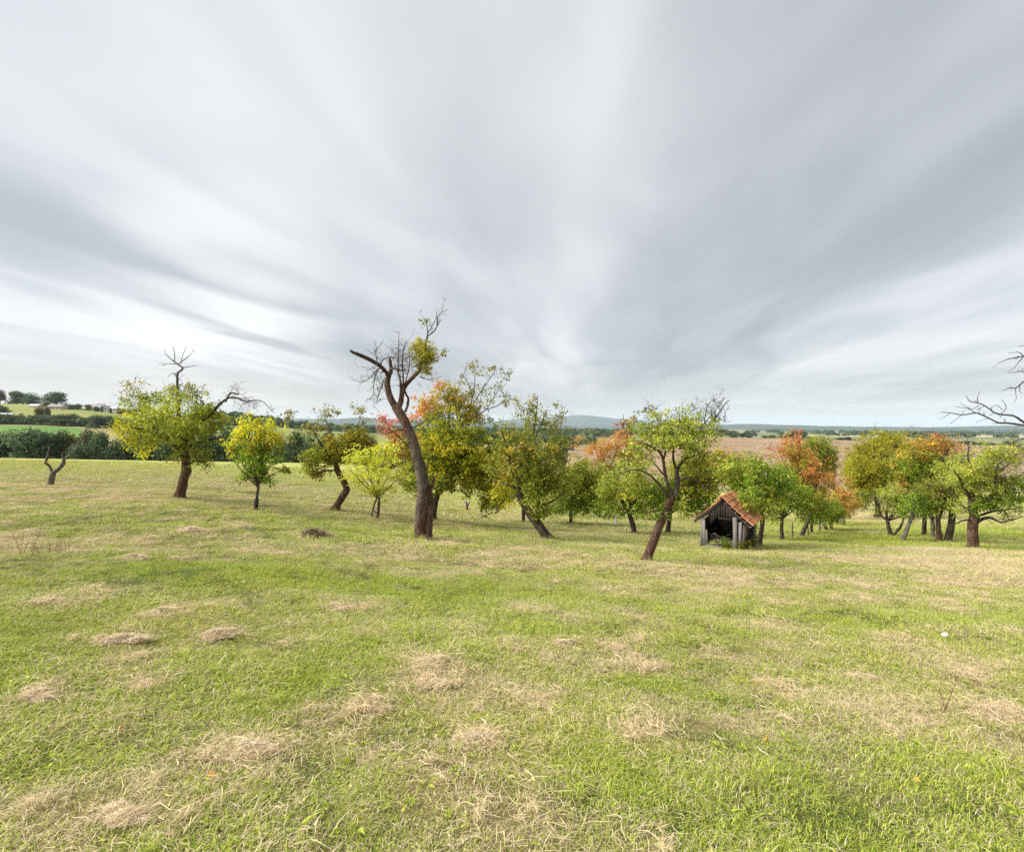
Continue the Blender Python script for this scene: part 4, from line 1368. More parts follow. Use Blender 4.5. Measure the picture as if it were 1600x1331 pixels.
M_WOODG = simple_material("weathered_post_wood", (0.10, 0.085, 0.07), (0.22, 0.19, 0.16), 7, 0.9, (1, 1, 0.2), 0.6, 0.01)
M_BLUE = simple_material("blue_grey_sleeve", (0.06, 0.10, 0.17), (0.13, 0.18, 0.26), 7, 0.6)
M_WHITEP = simple_material("white_tree_guard", (0.34, 0.42, 0.52), (0.48, 0.55, 0.64), 7, 0.5)
M_RUST = simple_material("rusty_post", (0.10, 0.035, 0.02), (0.20, 0.08, 0.045), 9, 0.8)
t = Tree("tree_stump", 730, 799, "short forked stump wrapped in a blue sleeve, right of the large dead tree", cat="stump", sd=40)
t.limb([(730, 799, 3.6), (730, 793, 3.6), (729, 787, 3.4)], 0, 0, bark=M_RUST)
t.limb([(730, 792, 3.4), (729, 787, 3.6), (727.5, 782, 2.2)], 0, 0, bark=M_BLUE)
t.limb([(730, 791, 3), (732, 787, 3), (734, 783, 1.8)], 0, 0, bark=M_BLUE)
t.done()
stake("tree_stub", 777, 802, 4.5, 788, "grey stub of a felled tree under the yellow branches", M_BARK_GREY, cat="stump")
stake("tree_guard_tube", 962, 818, 2.4, 806, "pale blue-white guard tube under the low green branches", M_WHITEP, cat="tree guard")
stake("stake", 1238, 841, 2.4, 815, "thin grey stake between the second and third trunks of the row", M_WOODG, 0.5)
stake("stake", 1263, 838, 1.8, 820, "thin dark stake beside the leaning trunk of the orange tree", M_GUARD, -0.5)

# ------------------------------------------------------------------ the grove at the right
t = Tree("willow_tree", 1372, 812, "big round olive-yellow willow at the head of the grove", group=GROVE, bark=M_BARK, sd=50, Y=50, leafL=0.15)
t.limb([(1372, 812, 9), (1372, 795, 8), (1370, 775, 7), (1372, 755, 6)], 0, 0)
for ex, ey, d in [(1335, 720, -1), (1345, 695, 1), (1365, 685, -1.5), (1385, 680, 1), (1405, 690, -1), (1420, 715, 1.2), (1350, 745, -1.8), (1395, 735, -2)]:
    t.limb([(1371, 768, 4.5), ((1371 + ex) / 2, (750 + ey) / 2, 3), (ex, ey, 1)], 0, d * 1.6)
t.blob(1372, 722, 44, 36, 'willow', 0.8, cr=0.5, n_leaf=130, droop=0.8, dz=3.0, flat=1.1)
t.blob(1345, 730, 22, 28, 'willow', 0.7, cr=0.5, n_leaf=120, droop=0.8, flat=1.1)
t.blob(1385, 694, 34, 13, 'willow', 0.8, cr=0.45, n_leaf=120, droop=0.7)
t.blob(1412, 715, 26, 30, 'willow', 0.6, cr=0.45, n_leaf=110, droop=0.7)
t.blob(1350, 765, 24, 18, 'mixo', 0.4, cr=0.5, n_leaf=40, droop=0.4)
t.done()
t = plain("fruit_tree", 1392, 838, 6.5, 750, "two-stemmed tree with a pale green crown below the willow",
          [(1392, 775, 24, 18, 'light', 1.0), (1415, 790, 24, 18, 'lush', 1.0), (1382, 790, 14, 14, 'mix', 0.6)], group=GROVE, lean=-6, sd=51, fork=812, limbs=5, leafL=0.09, cr=0.22)
t.limb([(1395, 836, 4.5), (1401, 830, 4.5), (1408, 820, 4), (1414, 800, 2)], 0, 0, part="trunk")
t.limb([(1388, 815, 3), (1378, 805, 2.4), (1373, 790, 1.6), (1365, 780, 1)], 0, -0.5, twig=5, twigL=0.5)
t.bare(1366, 785, 14, 16, 14, L=0.5)
t.done()
t = plain("fruit_tree", 1411, 845, 7, 760, "tree with a pale bare leaning trunk in the grove",
          [(1432, 785, 22, 16, 'lush', 1.0), (1420, 800, 20, 12, 'lush', 0.9)], group=GROVE, lean=15, sd=52, fork=805, limbs=4, bark=M_BARK_GREY, leafL=0.085, cr=0.22)
t.done()
t = plain("fruit_tree", 1443, 837, 7, 690, "tall green tree of the grove with orange leaves on top",
          [(1440, 705, 36, 24, 'mixo', 0.95), (1465, 702, 34, 18, 'orange', 0.55), (1430, 735, 34, 26, 'lush', 1.1), (1462, 730, 32, 22, 'green', 1.1), (1476, 690, 22, 10, 'red', 0.35),
           (1410, 745, 18, 30, 'mixo', 0.7), (1440, 765, 30, 18, 'lush', 0.9)], group=GROVE, sd=53, limbs=9, leafL=0.11, cr=0.26, fork=800)
t.bare(1460, 685, 34, 8, 10, L=0.5)
t.done()
t = plain("fruit_tree", 1457, 840, 7, 770, "grey-trunked small tree of the grove between two brown trunks",
          [(1458, 790, 26, 18, 'lush', 1.0)], group=GROVE, sd=54, limbs=4, bark=M_BARK_GREY, fork=812, leafL=0.09, cr=0.22)
t.done()
t = plain("fruit_tree", 1466, 846, 8.5, 730, "leafy tree with dark bare side branches in the grove",
          [(1470, 790, 26, 16, 'light', 1.0), (1460, 765, 30, 18, 'mix', 1.2), (1482, 745, 26, 22, 'light', 1.2), (1450, 790, 28, 14, 'lush', 1.0)], group=GROVE, sd=55, limbs=5, bark=M_BARK_RED, leafL=0.08, cr=0.2,
          fork=808)
t.limb([(1466, 790, 3.5), (1450, 780, 2.6), (1430, 782, 1.8), (1412, 776, 1)], 0, -0.5, twig=4, twigL=0.3)
t.bare(1455, 765, 26, 14, 30, L=0.35)
t.done()
t = plain("fruit_tree", 1482, 846, 11, 720, "thick-stemmed tree of the grove with a trunk bending right",
          [(1488, 745, 26, 26, 'light', 0.9), (1500, 720, 26, 16, 'light', 0.8), (1475, 775, 24, 16, 'green', 0.9), (1498, 765, 22, 20, 'light', 0.8)], group=GROVE, sd=56, limbs=6,
          bark=M_BARK, lean=8, fork=790, leafL=0.075, cr=0.19)
t.limb([(1494, 770, 4), (1505, 745, 3), (1512, 720, 2), (1513, 700, 1.4), (1511, 684, 0.9)], 0, 0.3, twig=5, twigL=0.35)
t.bare(1510, 705, 16, 16, 16, L=0.4)
t.done()

t = Tree("apple_tree", 1520, 857, "spreading apple tree with the thickest trunk of the grove, dry grass at its foot", group=GROVE, bark=M_BARK_RED, sd=57, leafL=0.072)
t.limb([(1520, 857, 13), (1520, 845, 13), (1519, 830, 13), (1520, 815, 13), (1521, 805, 12), (1518, 790, 9), (1518, 770, 8)], 0, 0)
for pts, d in [([(1521, 820, 8), (1532, 812, 6), (1547, 808, 4.6), (1562, 815, 3), (1580, 812, 2.2), (1602, 806, 1)], -0.5), ([(1520, 800, 7), (1532, 785, 6), (1550, 772, 4.6), (1572, 758, 3), (1595, 748, 1.5)], 0.6),
               ([(1519, 785, 6), (1508, 765, 5), (1500, 748, 3.6), (1490, 735, 2)], -0.7), ([(1518, 775, 6), (1524, 755, 5), (1522, 735, 4), (1530, 715, 2.6), (1545, 700, 1.4)], 0.3),
               ([(1530, 790, 6), (1548, 780, 5), (1558, 757, 4), (1556, 740, 3), (1562, 722, 2)], -0.8), ([(1518, 812, 4), (1505, 813, 3), (1493, 818, 2), (1480, 822, 1)], -0.6),
               ([(1522, 808, 5), (1548, 800, 4), (1580, 795, 3), (1610, 792, 1.5)], 0.9), ([(1520, 735, 3), (1512, 712, 2.2), (1516, 695, 1.2)], -0.2),
               ([(1556, 742, 3), (1580, 722, 2.4), (1602, 712, 1.4)], 0.5), ([(1518, 798, 4), (1498, 788, 3), (1478, 786, 1.6)], 0.8)]:
    t.limb(pts, 0, d, twig=2, twigL=0.35, bark=M_BARK, jit=0.015)
t.blob(1545, 760, 44, 28, 'green', 1.3, cr=0.17)
t.blob(1505, 750, 32, 26, 'light', 1.2, cr=0.17)
t.blob(1565, 780, 44, 22, 'lush', 1.0, cr=0.17)
t.blob(1555, 708, 42, 16, 'light', 1.3, cr=0.17)
t.blob(1530, 735, 32, 24, 'light', 1.1, cr=0.17)
t.blob(1535, 790, 26, 14, 'lush', 1.0, cr=0.17)
t.blob(1595, 760, 32, 32, 'lush', 0.9, cr=0.17)
t.blob(1590, 715, 30, 20, 'light', 0.7, cr=0.17)
t.blob(1498, 788, 18, 14, 'light', 0.7, cr=0.15)
t.bare(1570, 802, 40, 12, 26, L=0.4)
t.bare(1500, 765, 30, 26, 20, L=0.35)
t.bare(1570, 740, 34, 24, 22, L=0.35)
t.done()

# bare tree standing just outside the right edge, its boughs reach in
t = Tree("bare_tree", 1770, 880, "leafless tree reaching thin dark boughs in from the right edge", group=GROVE, bark=M_DEAD, sd=58)
t.limb([(1770, 880, 22), (1768, 840, 20), (1762, 790, 18), (1755, 740, 16), (1750, 690, 14), (1748, 640, 11)], 0, 0)
t.limb([(1750, 700, 10), (1720, 686, 8), (1680, 676, 6), (1640, 670, 4.6), (1600, 664.5, 3.6), (1575, 661, 3.2), (1560, 660, 3), (1545, 653, 2.5), (1534, 648, 2.4), (1524, 645, 2.2),
        (1503, 648, 1.8), (1485, 645, 1.4), (1470, 644, 0.9)], 0, -0.6, twig=5, twigL=0.22, jit=0.005)
t.limb([(1640, 672, 4), (1615, 668, 4), (1600, 660, 4), (1590, 653, 3.6), (1581, 649, 3.2), (1567, 648, 3), (1554, 645, 2.6), (1545, 638, 2.2), (1533, 631, 2), (1524, 629, 1.8),
        (1515, 627, 1.4), (1509, 618, 0.9)], -0.4, -0.2, twig=6, twigL=0.2, jit=0.005)
for pts in [[(1528, 628, 1.4), (1527, 622, 1.2), (1531, 611, 0.7)], [(1560, 649, 1.6), (1571, 640, 1.3), (1571, 632, 1), (1565, 624, 0.7)], [(1566, 640, 1.1), (1558, 633, 0.9), (1549, 635, 0.6)],
            [(1524, 645, 1.4), (1512, 638, 1.2), (1504, 637, 1), (1492, 635, 0.6)], [(1530, 633, 1.3), (1520, 639, 1.1), (1511, 636, 0.9), (1499, 629, 0.6)],
            [(1503, 648, 1.2), (1494, 655, 0.9), (1484, 662, 0.6)], [(1485, 645, 1), (1476, 651, 0.8), (1468, 655, 0.5)], [(1544, 654, 1), (1535, 656, 0.8), (1525, 661, 0.5)],
            [(1562, 660, 1.2), (1556, 662, 1), (1550, 661, 0.6)], [(1526, 641, 1.2), (1534, 636, 0.9), (1541, 634, 0.6)], [(1554, 645, 1.2), (1545, 650, 0.8)],
            [(1596, 664, 1.2), (1590, 667, 0.9), (1583, 670, 0.5)], [(1582, 650, 1.1), (1582, 646, 0.7)]]:
    t.limb(pts, -0.5, -0.5 + rng.uniform(-0.1, 0.1), jit=0)
t.limb([(1748, 645, 8), (1700, 600, 6), (1650, 572, 4), (1610, 560, 3), (1598, 557, 2.6), (1580, 560, 2), (1570, 563, 1.4), (1559, 568, 0.8)], 0, 0.3, twig=3, twigL=0.15, jit=0)
t.limb([(1600, 557, 2), (1592, 550, 1.5), (1584, 551, 1), (1575, 552, 0.7)], 0.2, 0.3, jit=0)
t.limb([(1598, 559, 1.8), (1590, 568, 1.4), (1583, 576, 1), (1575, 580, 0.7)], 0.2, 0.1, jit=0)
t.limb([(1650, 572, 2.6), (1620, 586, 2), (1595, 580, 1.6), (1588, 582, 1.2), (1573, 582, 0.7)], 0.2, 0.4, jit=0, twig=2, twigL=0.12)
t.limb([(1640, 566, 2.4), (1620, 548, 2), (1603, 540, 1.3), (1590, 542, 0.7)], 0.2, 0.3, jit=0)
t.limb([(1740, 660, 6), (1690, 620, 4.5), (1640, 590, 3.4), (1612, 590, 2.8), (1600, 596, 2.4), (1587, 606, 2), (1577, 606, 1.6), (1566, 611, 1)], 0, -0.3, jit=0, twig=3, twigL=0.15)
t.limb([(1587, 606, 1.3), (1587, 616, 1), (1588, 623, 0.9), (1583, 631, 0.5)], -0.2, -0.2, jit=0)
t.limb([(1594, 602, 1.2), (1593, 611, 1), (1598, 615, 0.6)], -0.2, -0.1, jit=0)
t.limb([(1752, 720, 6), (1700, 704, 4.5), (1650, 694, 3.4), (1615, 690, 2.6), (1598, 686, 2), (1580, 693, 1.4), (1568, 694, 0.8)], 0, 0.2, jit=0.01, twig=6, twigL=0.25)
t.bare(1598, 705, 26, 14, 22, L=0.4)
for ex, ey in [(1800, 560), (1840, 600), (1780, 520), (1820, 660), (1720, 540)]:
    t.limb([(1750, 660, 7), ((1750 + ex) / 2, (650 + ey) / 2, 4), (ex, ey, 1)], 0, rng.uniform(-1.5, 1.5), twig=6, twigL=0.6)
t.done()

# ------------------------------------------------------------------ trees far off, each with trunk and crown of its own
def far_shape(pal, seed, wide=1.0, leaf=0.55, n=900, kind='round'):
    """a tree one unit high and about one unit wide: (trunk mesh, crown mesh); crown of many small leaf sprays"""
    g = np.random.default_rng(seed)
    tb = Buf()
    tb.add(*tube(np.array([[0, 0, -0.08], [0.01, 0, 0.12], [-0.01, 0.01, 0.32], [0.01, 0.0, 0.6]]), [0.035, 0.028, 0.022, 0.010], 6))
    lob = []
    for i in range(13):
        a = g.uniform(0, 2 * np.pi)
        rr = g.uniform(0.05, 0.30) * wide
        z = g.uniform(0.30, 0.80) if kind == 'round' else g.uniform(0.14, 0.84)
        sh = 1.0 - 0.5 * max(0, z - 0.5) / 0.35
        lob.append((math.cos(a) * rr * sh, math.sin(a) * rr * sh, z, g.uniform(0.15, 0.24)))
        tb.add(*tube(np.array([[0, 0, 0.25], [math.cos(a) * rr * 0.4, math.sin(a) * rr * 0.4, z * 0.7], [lob[-1][0], lob[-1][1], z]]), [0.014, 0.009, 0.004], 4))
    C, N, cc = [], [], []
    p = PAL[pal]
    w = np.array([q[1] for q in p], float)
    for (x, y, z, r) in lob:
        m_ = n // 13
        d = unit(g.normal(0, 1, (m_, 3)))
        rad = r * (g.random((m_, 1)) ** 0.4) * (0.75 + 0.5 * vnoise(d[:, :1] * 3 + x * 9, d[:, 2:3] * 3 + y * 9, seed))
        C.append(np.array([x, y, z]) + d * rad * np.array([1.15 * wide, 1.15 * wide, 0.9]))
        N.append(unit(d + g.normal(0, 0.5, (m_, 3))))
        idx = g.choice(len(p), m_, p=w / w.sum())
        base = np.array(p[g.choice(len(p), p=w / w.sum())][0])
        c_ = np.array([q[0] for q in p])[idx] * 0.6 + base * 0.4
        cc.append(c_ * g.uniform(0.75, 1.25, (m_, 1)))
    C, N, cc = np.concatenate(C), np.concatenate(N), np.concatenate(cc)
    D = unit(np.cross(N, unit(g.normal(0, 1, N.shape))))
    L = np.full(len(C), leaf * 0.1) * g.uniform(0.6, 1.4, len(C))
    V, F, c3 = leaves(C - D * L[:, None] * 0.5, D, N, L, L * 0.8, cc)
    return tb.mesh("trunk", M_BARK, np.zeros(3)), make_mesh("crown", V, F, M_LEAF, cols=c3)


SHAPES = {}
for i, (pal, ws) in enumerate([('fardark', 1.0), ('fardark', 1.15), ('farmid', 1.0), ('farmid', 1.2), ('farlight', 1.0), ('farbrown', 0.9), ('fargold', 0.9)]):
    SHAPES.setdefault(pal, []).append(far_shape(pal, 100 + i, ws, 0.52, 2600))
    if i < 3:
        SHAPES[pal].append(far_shape(pal, 200 + i, ws, 0.50, 2600, 'tall'))
TREELINE = "trees along the stream beyond the meadow"
SLOPE = "trees on the slope across the valley"
FIELDT = "bushes along the far edge of the ploughed field"


def far_tree(px, top, w, Y, pal, label, group, name="distant_tree", cat="tree", sink=0.0):
    X = (px - CX) / FPX * Y
    z0 = float(gz(X, Y)) - sink
    H = EYE + (CY - top) / FPX * Y - z0
    W_ = w * Y / FPX
    tr, cr = SHAPES[pal][rng.integers(len(SHAPES[pal]))]
    o = empty(name, (X, Y, z0), rng.uniform(0, 6.28), label=label, category=cat, group=group)
    s = (W_ / 0.82, W_ / 0.82, max(H, 1.5) / 0.98)
    o.scale = s
    link("trunk", tr, o)
    link("crown", cr, o, kind="stuff")
    return o


rng = np.random.default_rng(5)
LT = {'fardark': 'dark green tree', 'farmid': 'mid green tree', 'farlight': 'pale green tree', 'farbrown': 'brownish thinning tree', 'fargold': 'golden autumn tree'}
for px, top, w, Y, pal, lab in [
        (6, 672, 26, 128, 'fardark', "dark tree of the stream line at the left edge of the view"), (22, 668, 24, 130, 'fardark', "dark tree of the stream line beneath the bright green field"),
        (47, 664, 46, 122, 'fardark', "broadest dark tree of the stream line, left of the bare forked tree"), (-22, 668, 34, 126, 'fardark', "dark tree of the stream line just past the left edge"),
        (72, 670, 30, 126, 'fardark', "dark tree of the stream line directly above the bare forked tree"), (94, 673, 30, 124, 'farmid', "mid green tree of the stream line behind the bare forked tree's fork"),
        (112, 671, 24, 126, 'farbrown', "brown-tinged tree of the stream line behind the bare tree's long limb"), (136, 667, 28, 134, 'farmid', "lighter rounded tree of the stream line right of the bare forked tree"),
        (128, 688, 26, 120, 'fardark', "low dark tree at the meadow edge right of the bare forked tree"), (158, 675, 32, 124, 'fardark', "dark tree of the stream line left of the broad apple tree"),
        (182, 680, 30, 124, 'fardark', "dark tree of the stream line beside the yellow side of the broad apple tree"), (206, 678, 30, 126, 'fardark', "dark tree of the stream line under the yellow boughs of the broad apple tree"),
        (232, 682, 32, 124, 'fardark', "dark tree of the stream line left of the broad apple tree's trunk"), (258, 684, 28, 124, 'fardark', "dark tree of the stream line just left of the apple trunk"),
        (300, 684, 32, 124, 'fardark', "dark tree of the stream line just right of the apple trunk"), (326, 676, 32, 126, 'fardark', "dark tree of the stream line between apple tree and young yellow tree"),
        (350, 664, 34, 136, 'fardark', "tall dark tree of the stream line left of the young yellow tree"), (376, 668, 30, 134, 'fardark', "tall dark tree behind the young yellow tree"),
        (408, 680, 32, 128, 'fardark', "dark tree of the stream line behind the stem of the young yellow tree"), (438, 684, 28, 126, 'fardark', "dark low tree right behind the young yellow tree"),
        (462, 672, 30, 134, 'farmid', "mid green tree of the stream line right of the young yellow tree"), (486, 678, 28, 130, 'fardark', "dark tree of the stream line behind the olive crown"),
        (512, 676, 30, 132, 'fardark', "dark tree behind the crooked tree's crown"), (546, 682, 32, 130, 'fardark', "dark tree behind the crooked tree's trunk top"),
        (580, 686, 30, 130, 'farmid', "mid green tree behind the lime yellow crown"), (612, 688, 30, 130, 'fardark', "dark tree behind the gap left of the large dead trunk"),
        (645, 690, 34, 130, 'farmid', "mid green tree behind the large dead trunk"), (690, 692, 40, 134, 'farmid', "mid green tree far behind the large round apple tree"),
        (735, 694, 40, 136, 'farmid', "mid green tree behind the right side of the large round apple tree"), (790, 690, 40, 150, 'farmid', "mid green tree far behind the yellow boughs"),
        (830, 686, 38, 170, 'farmid', "mid green tree far behind the bushy leaning tree"), (868, 680, 34, 190, 'farmid', "mid green tree at the left corner of the ploughed field")]:
    far_tree(px, top - (7 if 300 < px < 760 else 0), w * 1.3, Y, pal, lab, TREELINE, sink=1.5)

for px, top, w, Y, pal, lab in [
        (0, 606, 22, 560, 'farbrown', "autumn-tinted tree on the skyline at the left edge"), (22, 611, 26, 560, 'farmid', "round tree on the skyline left of the white-roofed barn"),
        (36, 612, 20, 565, 'farmid', "smaller round tree on the skyline, third from the left edge"), (50, 613, 22, 560, 'fardark', "dark round tree on the skyline above the white-roofed barn"),
        (88, 612, 36, 545, 'fardark', "largest round tree on the skyline, beside the long pink barn"), (72, 626, 14, 530, 'farlight', "slim pale tree left of the largest skyline tree"),
        (0, 634, 20, 360, 'fardark', "dark round tree beside the small white house"), (31, 645, 11, 372, 'fardark', "small dark ball-shaped tree right of the small white house"),
        (62, 636, 18, 352, 'farbrown', "brown half-bare tree between the two fields"), (72, 634, 12, 352, 'farbrown', "thin bare-branched tree between the two fields"),
        (55, 648, 16, 345, 'fargold', "golden bush at the foot of the brown half-bare tree"), (18, 652, 24, 342, 'farlight', "pale hedge tree above the bright green field"),
        (38, 652, 24, 342, 'farmid', "green hedge tree above the bright green field"), (98, 647, 26, 340, 'farmid', "left tree of the clump in the middle of the slope"),
        (112, 650, 26, 345, 'farmid', "middle tree of the clump on the slope"), (130, 651, 26, 345, 'farmid', "right tree of the clump on the slope"),
        (152, 652, 24, 335, 'fardark', "dark tree at the right end of the slope clump"), (172, 650, 24, 350, 'farmid', "green tree half behind the broad apple tree's left boughs"),
        (112, 631, 14, 520, 'farmid', "hedge tree right of the long pink barn"), (122, 630, 12, 525, 'fardark', "dark hedge tree above the pasture"),
        (136, 632, 14, 520, 'farmid', "hedge tree left of the village houses"), (150, 635, 10, 515, 'farmid', "garden bush below the village houses"),
        (159, 634, 5, 510, 'fardark', "small dark conifer before the village houses"), (173, 636, 5, 505, 'fardark', "second dark conifer among the village houses"),
        (188, 636, 16, 505, 'farbrown', "brownish tree at the right end of the village"), (205, 638, 20, 500, 'farmid', "green tree past the right end of the village"),
        (230, 640, 26, 495, 'farmid', "green tree on the ridge behind the broad apple tree"), (345, 655, 30, 480, 'farmid', "left tree on the wooded knoll above the young yellow tree"),
        (368, 652, 30, 485, 'fardark', "middle tree on the wooded knoll above the young yellow tree"), (392, 655, 28, 480, 'fardark', "right tree on the wooded knoll above the young yellow tree")]:
    far_tree(px, top + (rng.uniform(-5, 2) if 300 < Y < 400 else 0), w * rng.uniform(1.0, 1.35), Y, pal, lab, SLOPE, sink=2.0 if Y > 450 else 0.5)

for px, top, w, Y, pal, lab in [
        (1148, 679, 18, 392, 'farmid', "bush on the field edge right of the plum tree's dead twigs"), (1160, 676, 18, 392, 'farmid', "taller bush on the field edge right of the plum tree"),
        (1170, 680, 14, 394, 'farmid', "low bush on the field edge, third right of the plum tree"), (1196, 680, 14, 396, 'fardark', "dark bush on the field edge left of the orange tree"),
        (1208, 679, 18, 396, 'farlight', "pale bush on the field edge left of the orange tree"), (1222, 678, 18, 396, 'farlight', "pale taller bush directly left of the orange tree top"),
        (1240, 674, 22, 396, 'fardark', "dark round tree behind the orange tree top"), (1255, 674, 18, 396, 'fardark', "second dark tree right behind the orange tree top"),
        (1264, 682, 10, 398, 'farmid', "small bush at the right of the dark round trees"), (1293, 686, 9, 402, 'farlight', "small grey bush in the gap right of the orange tree"),
        (1312, 683, 16, 405, 'farmid', "wide low bush in the gap left of the willow"), (1325, 682, 14, 405, 'farmid', "second low bush just left of the willow"),
        (1332, 686, 10, 405, 'farlight', "pale small bush touching the willow's outline"), (1495, 690, 22, 480, 'farmid', "bush on the valley floor right of the orange grove top"),
        (1515, 688, 26, 490, 'farmid', "wide bush on the valley floor above the grove"), (1540, 690, 26, 480, 'fardark', "dark bush on the valley floor above the spreading apple tree"),
        (1575, 686, 30, 520, 'farlight', "pale bush on the valley floor near the right edge"), (880, 682, 26, 300, 'farmid', "green tree at the far left end of the ploughed field"),
        (895, 688, 22, 330, 'fardark', "dark tree at the far left end of the ploughed field")]:
    far_tree(px, top, w, Y, pal, lab, FIELDT, name="distant_bush", cat="bush")


def woodland(name, n, u0, u1, y0, y1, h, seed, pal):
    """a far wood that reads as one mass: many small crowns"""
    g = np.random.default_rng(seed)
    u = g.uniform(u0, u1, n)
    Y = np.exp(g.uniform(math.log(y0), math.log(y1), n))
    X = u * Y
    keep = fbm(X * 0.004 + seed, Y * 0.004, 3, seed) > 0.47
    X, Y = X[keep], Y[keep]
    Z = gz(X, Y)
    n = len(X)
    m_ = 36
    d = unit(g.normal(0, 1, (n, m_, 3)))
    d[..., 2] = np.abs(d[..., 2]) * 1.0 - 0.15
    r = h * g.uniform(0.6, 1.2, (n, 1, 1))
    C = np.stack([X, Y, Z], -1)[:, None, :] + d * r * np.array([0.55, 0.55, 0.55]) * (g.random((n, m_, 1)) ** 0.25) + np.array([0, 0, 0.42]) * r
    C = C.reshape(-1, 3)
    N = unit(d.reshape(-1, 3) + g.normal(0, 0.3, (len(C), 3)))
    D = unit(np.cross(N, unit(g.normal(0, 1, N.shape))))
    L = np.repeat(r[:, 0, 0], m_) * 0.42
    cc = np.repeat(np.array([q[0] for q in PAL[pal]])[g.integers(0, len(PAL[pal]), n)] * g.uniform(0.8, 1.2, (n, 1)), m_, axis=0)
    V, F, c3 = leaves(C - D * L[:, None] * 0.5, D, N, L, L * 0.9, cc)
    link(name, make_mesh(name, V, F, M_LEAF, cols=c3), kind="stuff")


woodland("far_wood", 1100, -0.62, 0.16, 420, 1000, 12, 3, 'fardark')
woodland("far_wood", 1500, -0.55, 0.20, 900, 2100, 16, 4, 'farmid')
woodland("far_wood", 900, 0.2, 1.2, 1000, 2400, 16, 6, 'farmid')
woodland("hedge_growth", 150, -1.05, -0.72, 338, 348, 6, 7, 'farmid')


# ------------------------------------------------------------------ houses and barns across the valley
M_WHITEW = simple_material("white_render", (0.62, 0.60, 0.57), (0.74, 0.73, 0.70), 0.6)
M_PINKW = simple_material("pink_render", (0.50, 0.36, 0.31), (0.60, 0.46, 0.40), 0.6)
M_ROOFG = simple_material("grey_roof", (0.22, 0.20, 0.20), (0.33, 0.30, 0.30), 1.5)
M_ROOFW = simple_material("white_roof", (0.44, 0.45, 0.48), (0.56, 0.57, 0.59), 0.5)
M_ROOFR = simple_material("red_roof", (0.30, 0.12, 0.075), (0.42, 0.19, 0.12), 1.5)
M_PANE = simple_material("dark_pane", (0.02, 0.025, 0.03), (0.05, 0.055, 0.06), 2, 0.2)


def box(x0, x1, y0, y1, z0, z1):
    v = np.array([[x, y, z] for x in (x0, x1) for y in (y0, y1) for z in (z0, z1)], float)
    return v, np.array([(0, 1, 3, 2), (4, 6, 7, 5), (0, 4, 5, 1), (2, 3, 7, 6), (0, 2, 6, 4), (1, 5, 7, 3)])


def house(px, ytop, ybase, w, Y, label, wall, roof, name="house", cat="house", rz=0.0, depth=7.0, nwin=3):
    X = (px - CX) / FPX * Y
    zt = EYE + (CY - ytop) / FPX * Y
    zb = EYE + (CY - ybase) / FPX * Y
    L = w * Y / FPX
    H = zt - zb
    wh = H * 0.55
    o = empty(name, (X, Y, zb), rz, label=label, category=cat, group="buildings across the valley")
    D = min(depth, L)
    V, F = box(-L / 2, L / 2, -D / 2, D / 2, -6, wh)
    g_ = np.array([[-L / 2, -D / 2, wh], [-L / 2, D / 2, wh], [-L / 2, 0, H - 0.1], [L / 2, -D / 2, wh], [L / 2, D / 2, wh], [L / 2, 0, H - 0.1]])
    me_ = make_mesh("wall", np.concatenate([V, g_]), [tuple(f) for f in F.tolist()] + [(8, 9, 10), (13, 12, 11)], wall)
    link("wall", me_, o)
    for s in (-1, 1):
        e = 0.5
        a = np.array([[-L / 2 - e, s * (D / 2 + e), wh - 0.25], [L / 2 + e, s * (D / 2 + e), wh - 0.25], [L / 2 + e, 0, H], [-L / 2 - e, 0, H]])
        V = np.concatenate([a, a + [0, 0, 0.22]])
        F = [(0, 1, 2, 3), (7, 6, 5, 4), (0, 4, 5, 1), (1, 5, 6, 2), (2, 6, 7, 3), (3, 7, 4, 0)]
        link("roof", make_mesh("roof", V, F, roof), o)
    for i in range(nwin):
        cx_ = (i + 0.5) / nwin * L - L / 2
        V, F = box(cx_ - 0.55, cx_ + 0.55, -D / 2 - 0.08, -D / 2 + 0.05, wh * 0.35, wh * 0.35 + min(1.3, wh * 0.45))
        link("window", make_mesh("window", V, F, M_PANE), o)
    return o


house(56, 631.5, 637.5, 13, 520, "long barn with a white roof under the skyline trees", M_PINKW, M_ROOFW, "barn", "barn", 0.15, 9, 2)
house(90, 632, 640, 21, 510, "long low pink-walled barn right of the white-roofed one", M_PINKW, M_ROOFG, "barn", "barn", 0.05, 9, 5)
house(10.5, 645.5, 653, 14, 352, "small white house at the left edge of the slope", M_WHITEW, M_ROOFW, rz=0.5, nwin=2)
house(152, 633, 641, 10, 520, "white gabled house, leftmost of the village houses", M_WHITEW, M_ROOFW, rz=0.7, nwin=2)
house(146, 632, 638, 9, 545, "house with a reddish roof at the left end of the village", M_PINKW, M_ROOFR, rz=0.1, nwin=2)
house(166, 634, 642, 9, 525, "white house with a grey roof in the middle of the village", M_WHITEW, M_ROOFG, rz=0.9, nwin=2)
house(179, 635, 643, 9, 520, "pale house with a white roof at the right of the village", M_WHITEW, M_ROOFW, rz=0.2, nwin=2)
house(158, 631, 638, 8, 560, "dark-roofed house behind the village conifer", M_PINKW, M_ROOFG, rz=0.4, nwin=2)
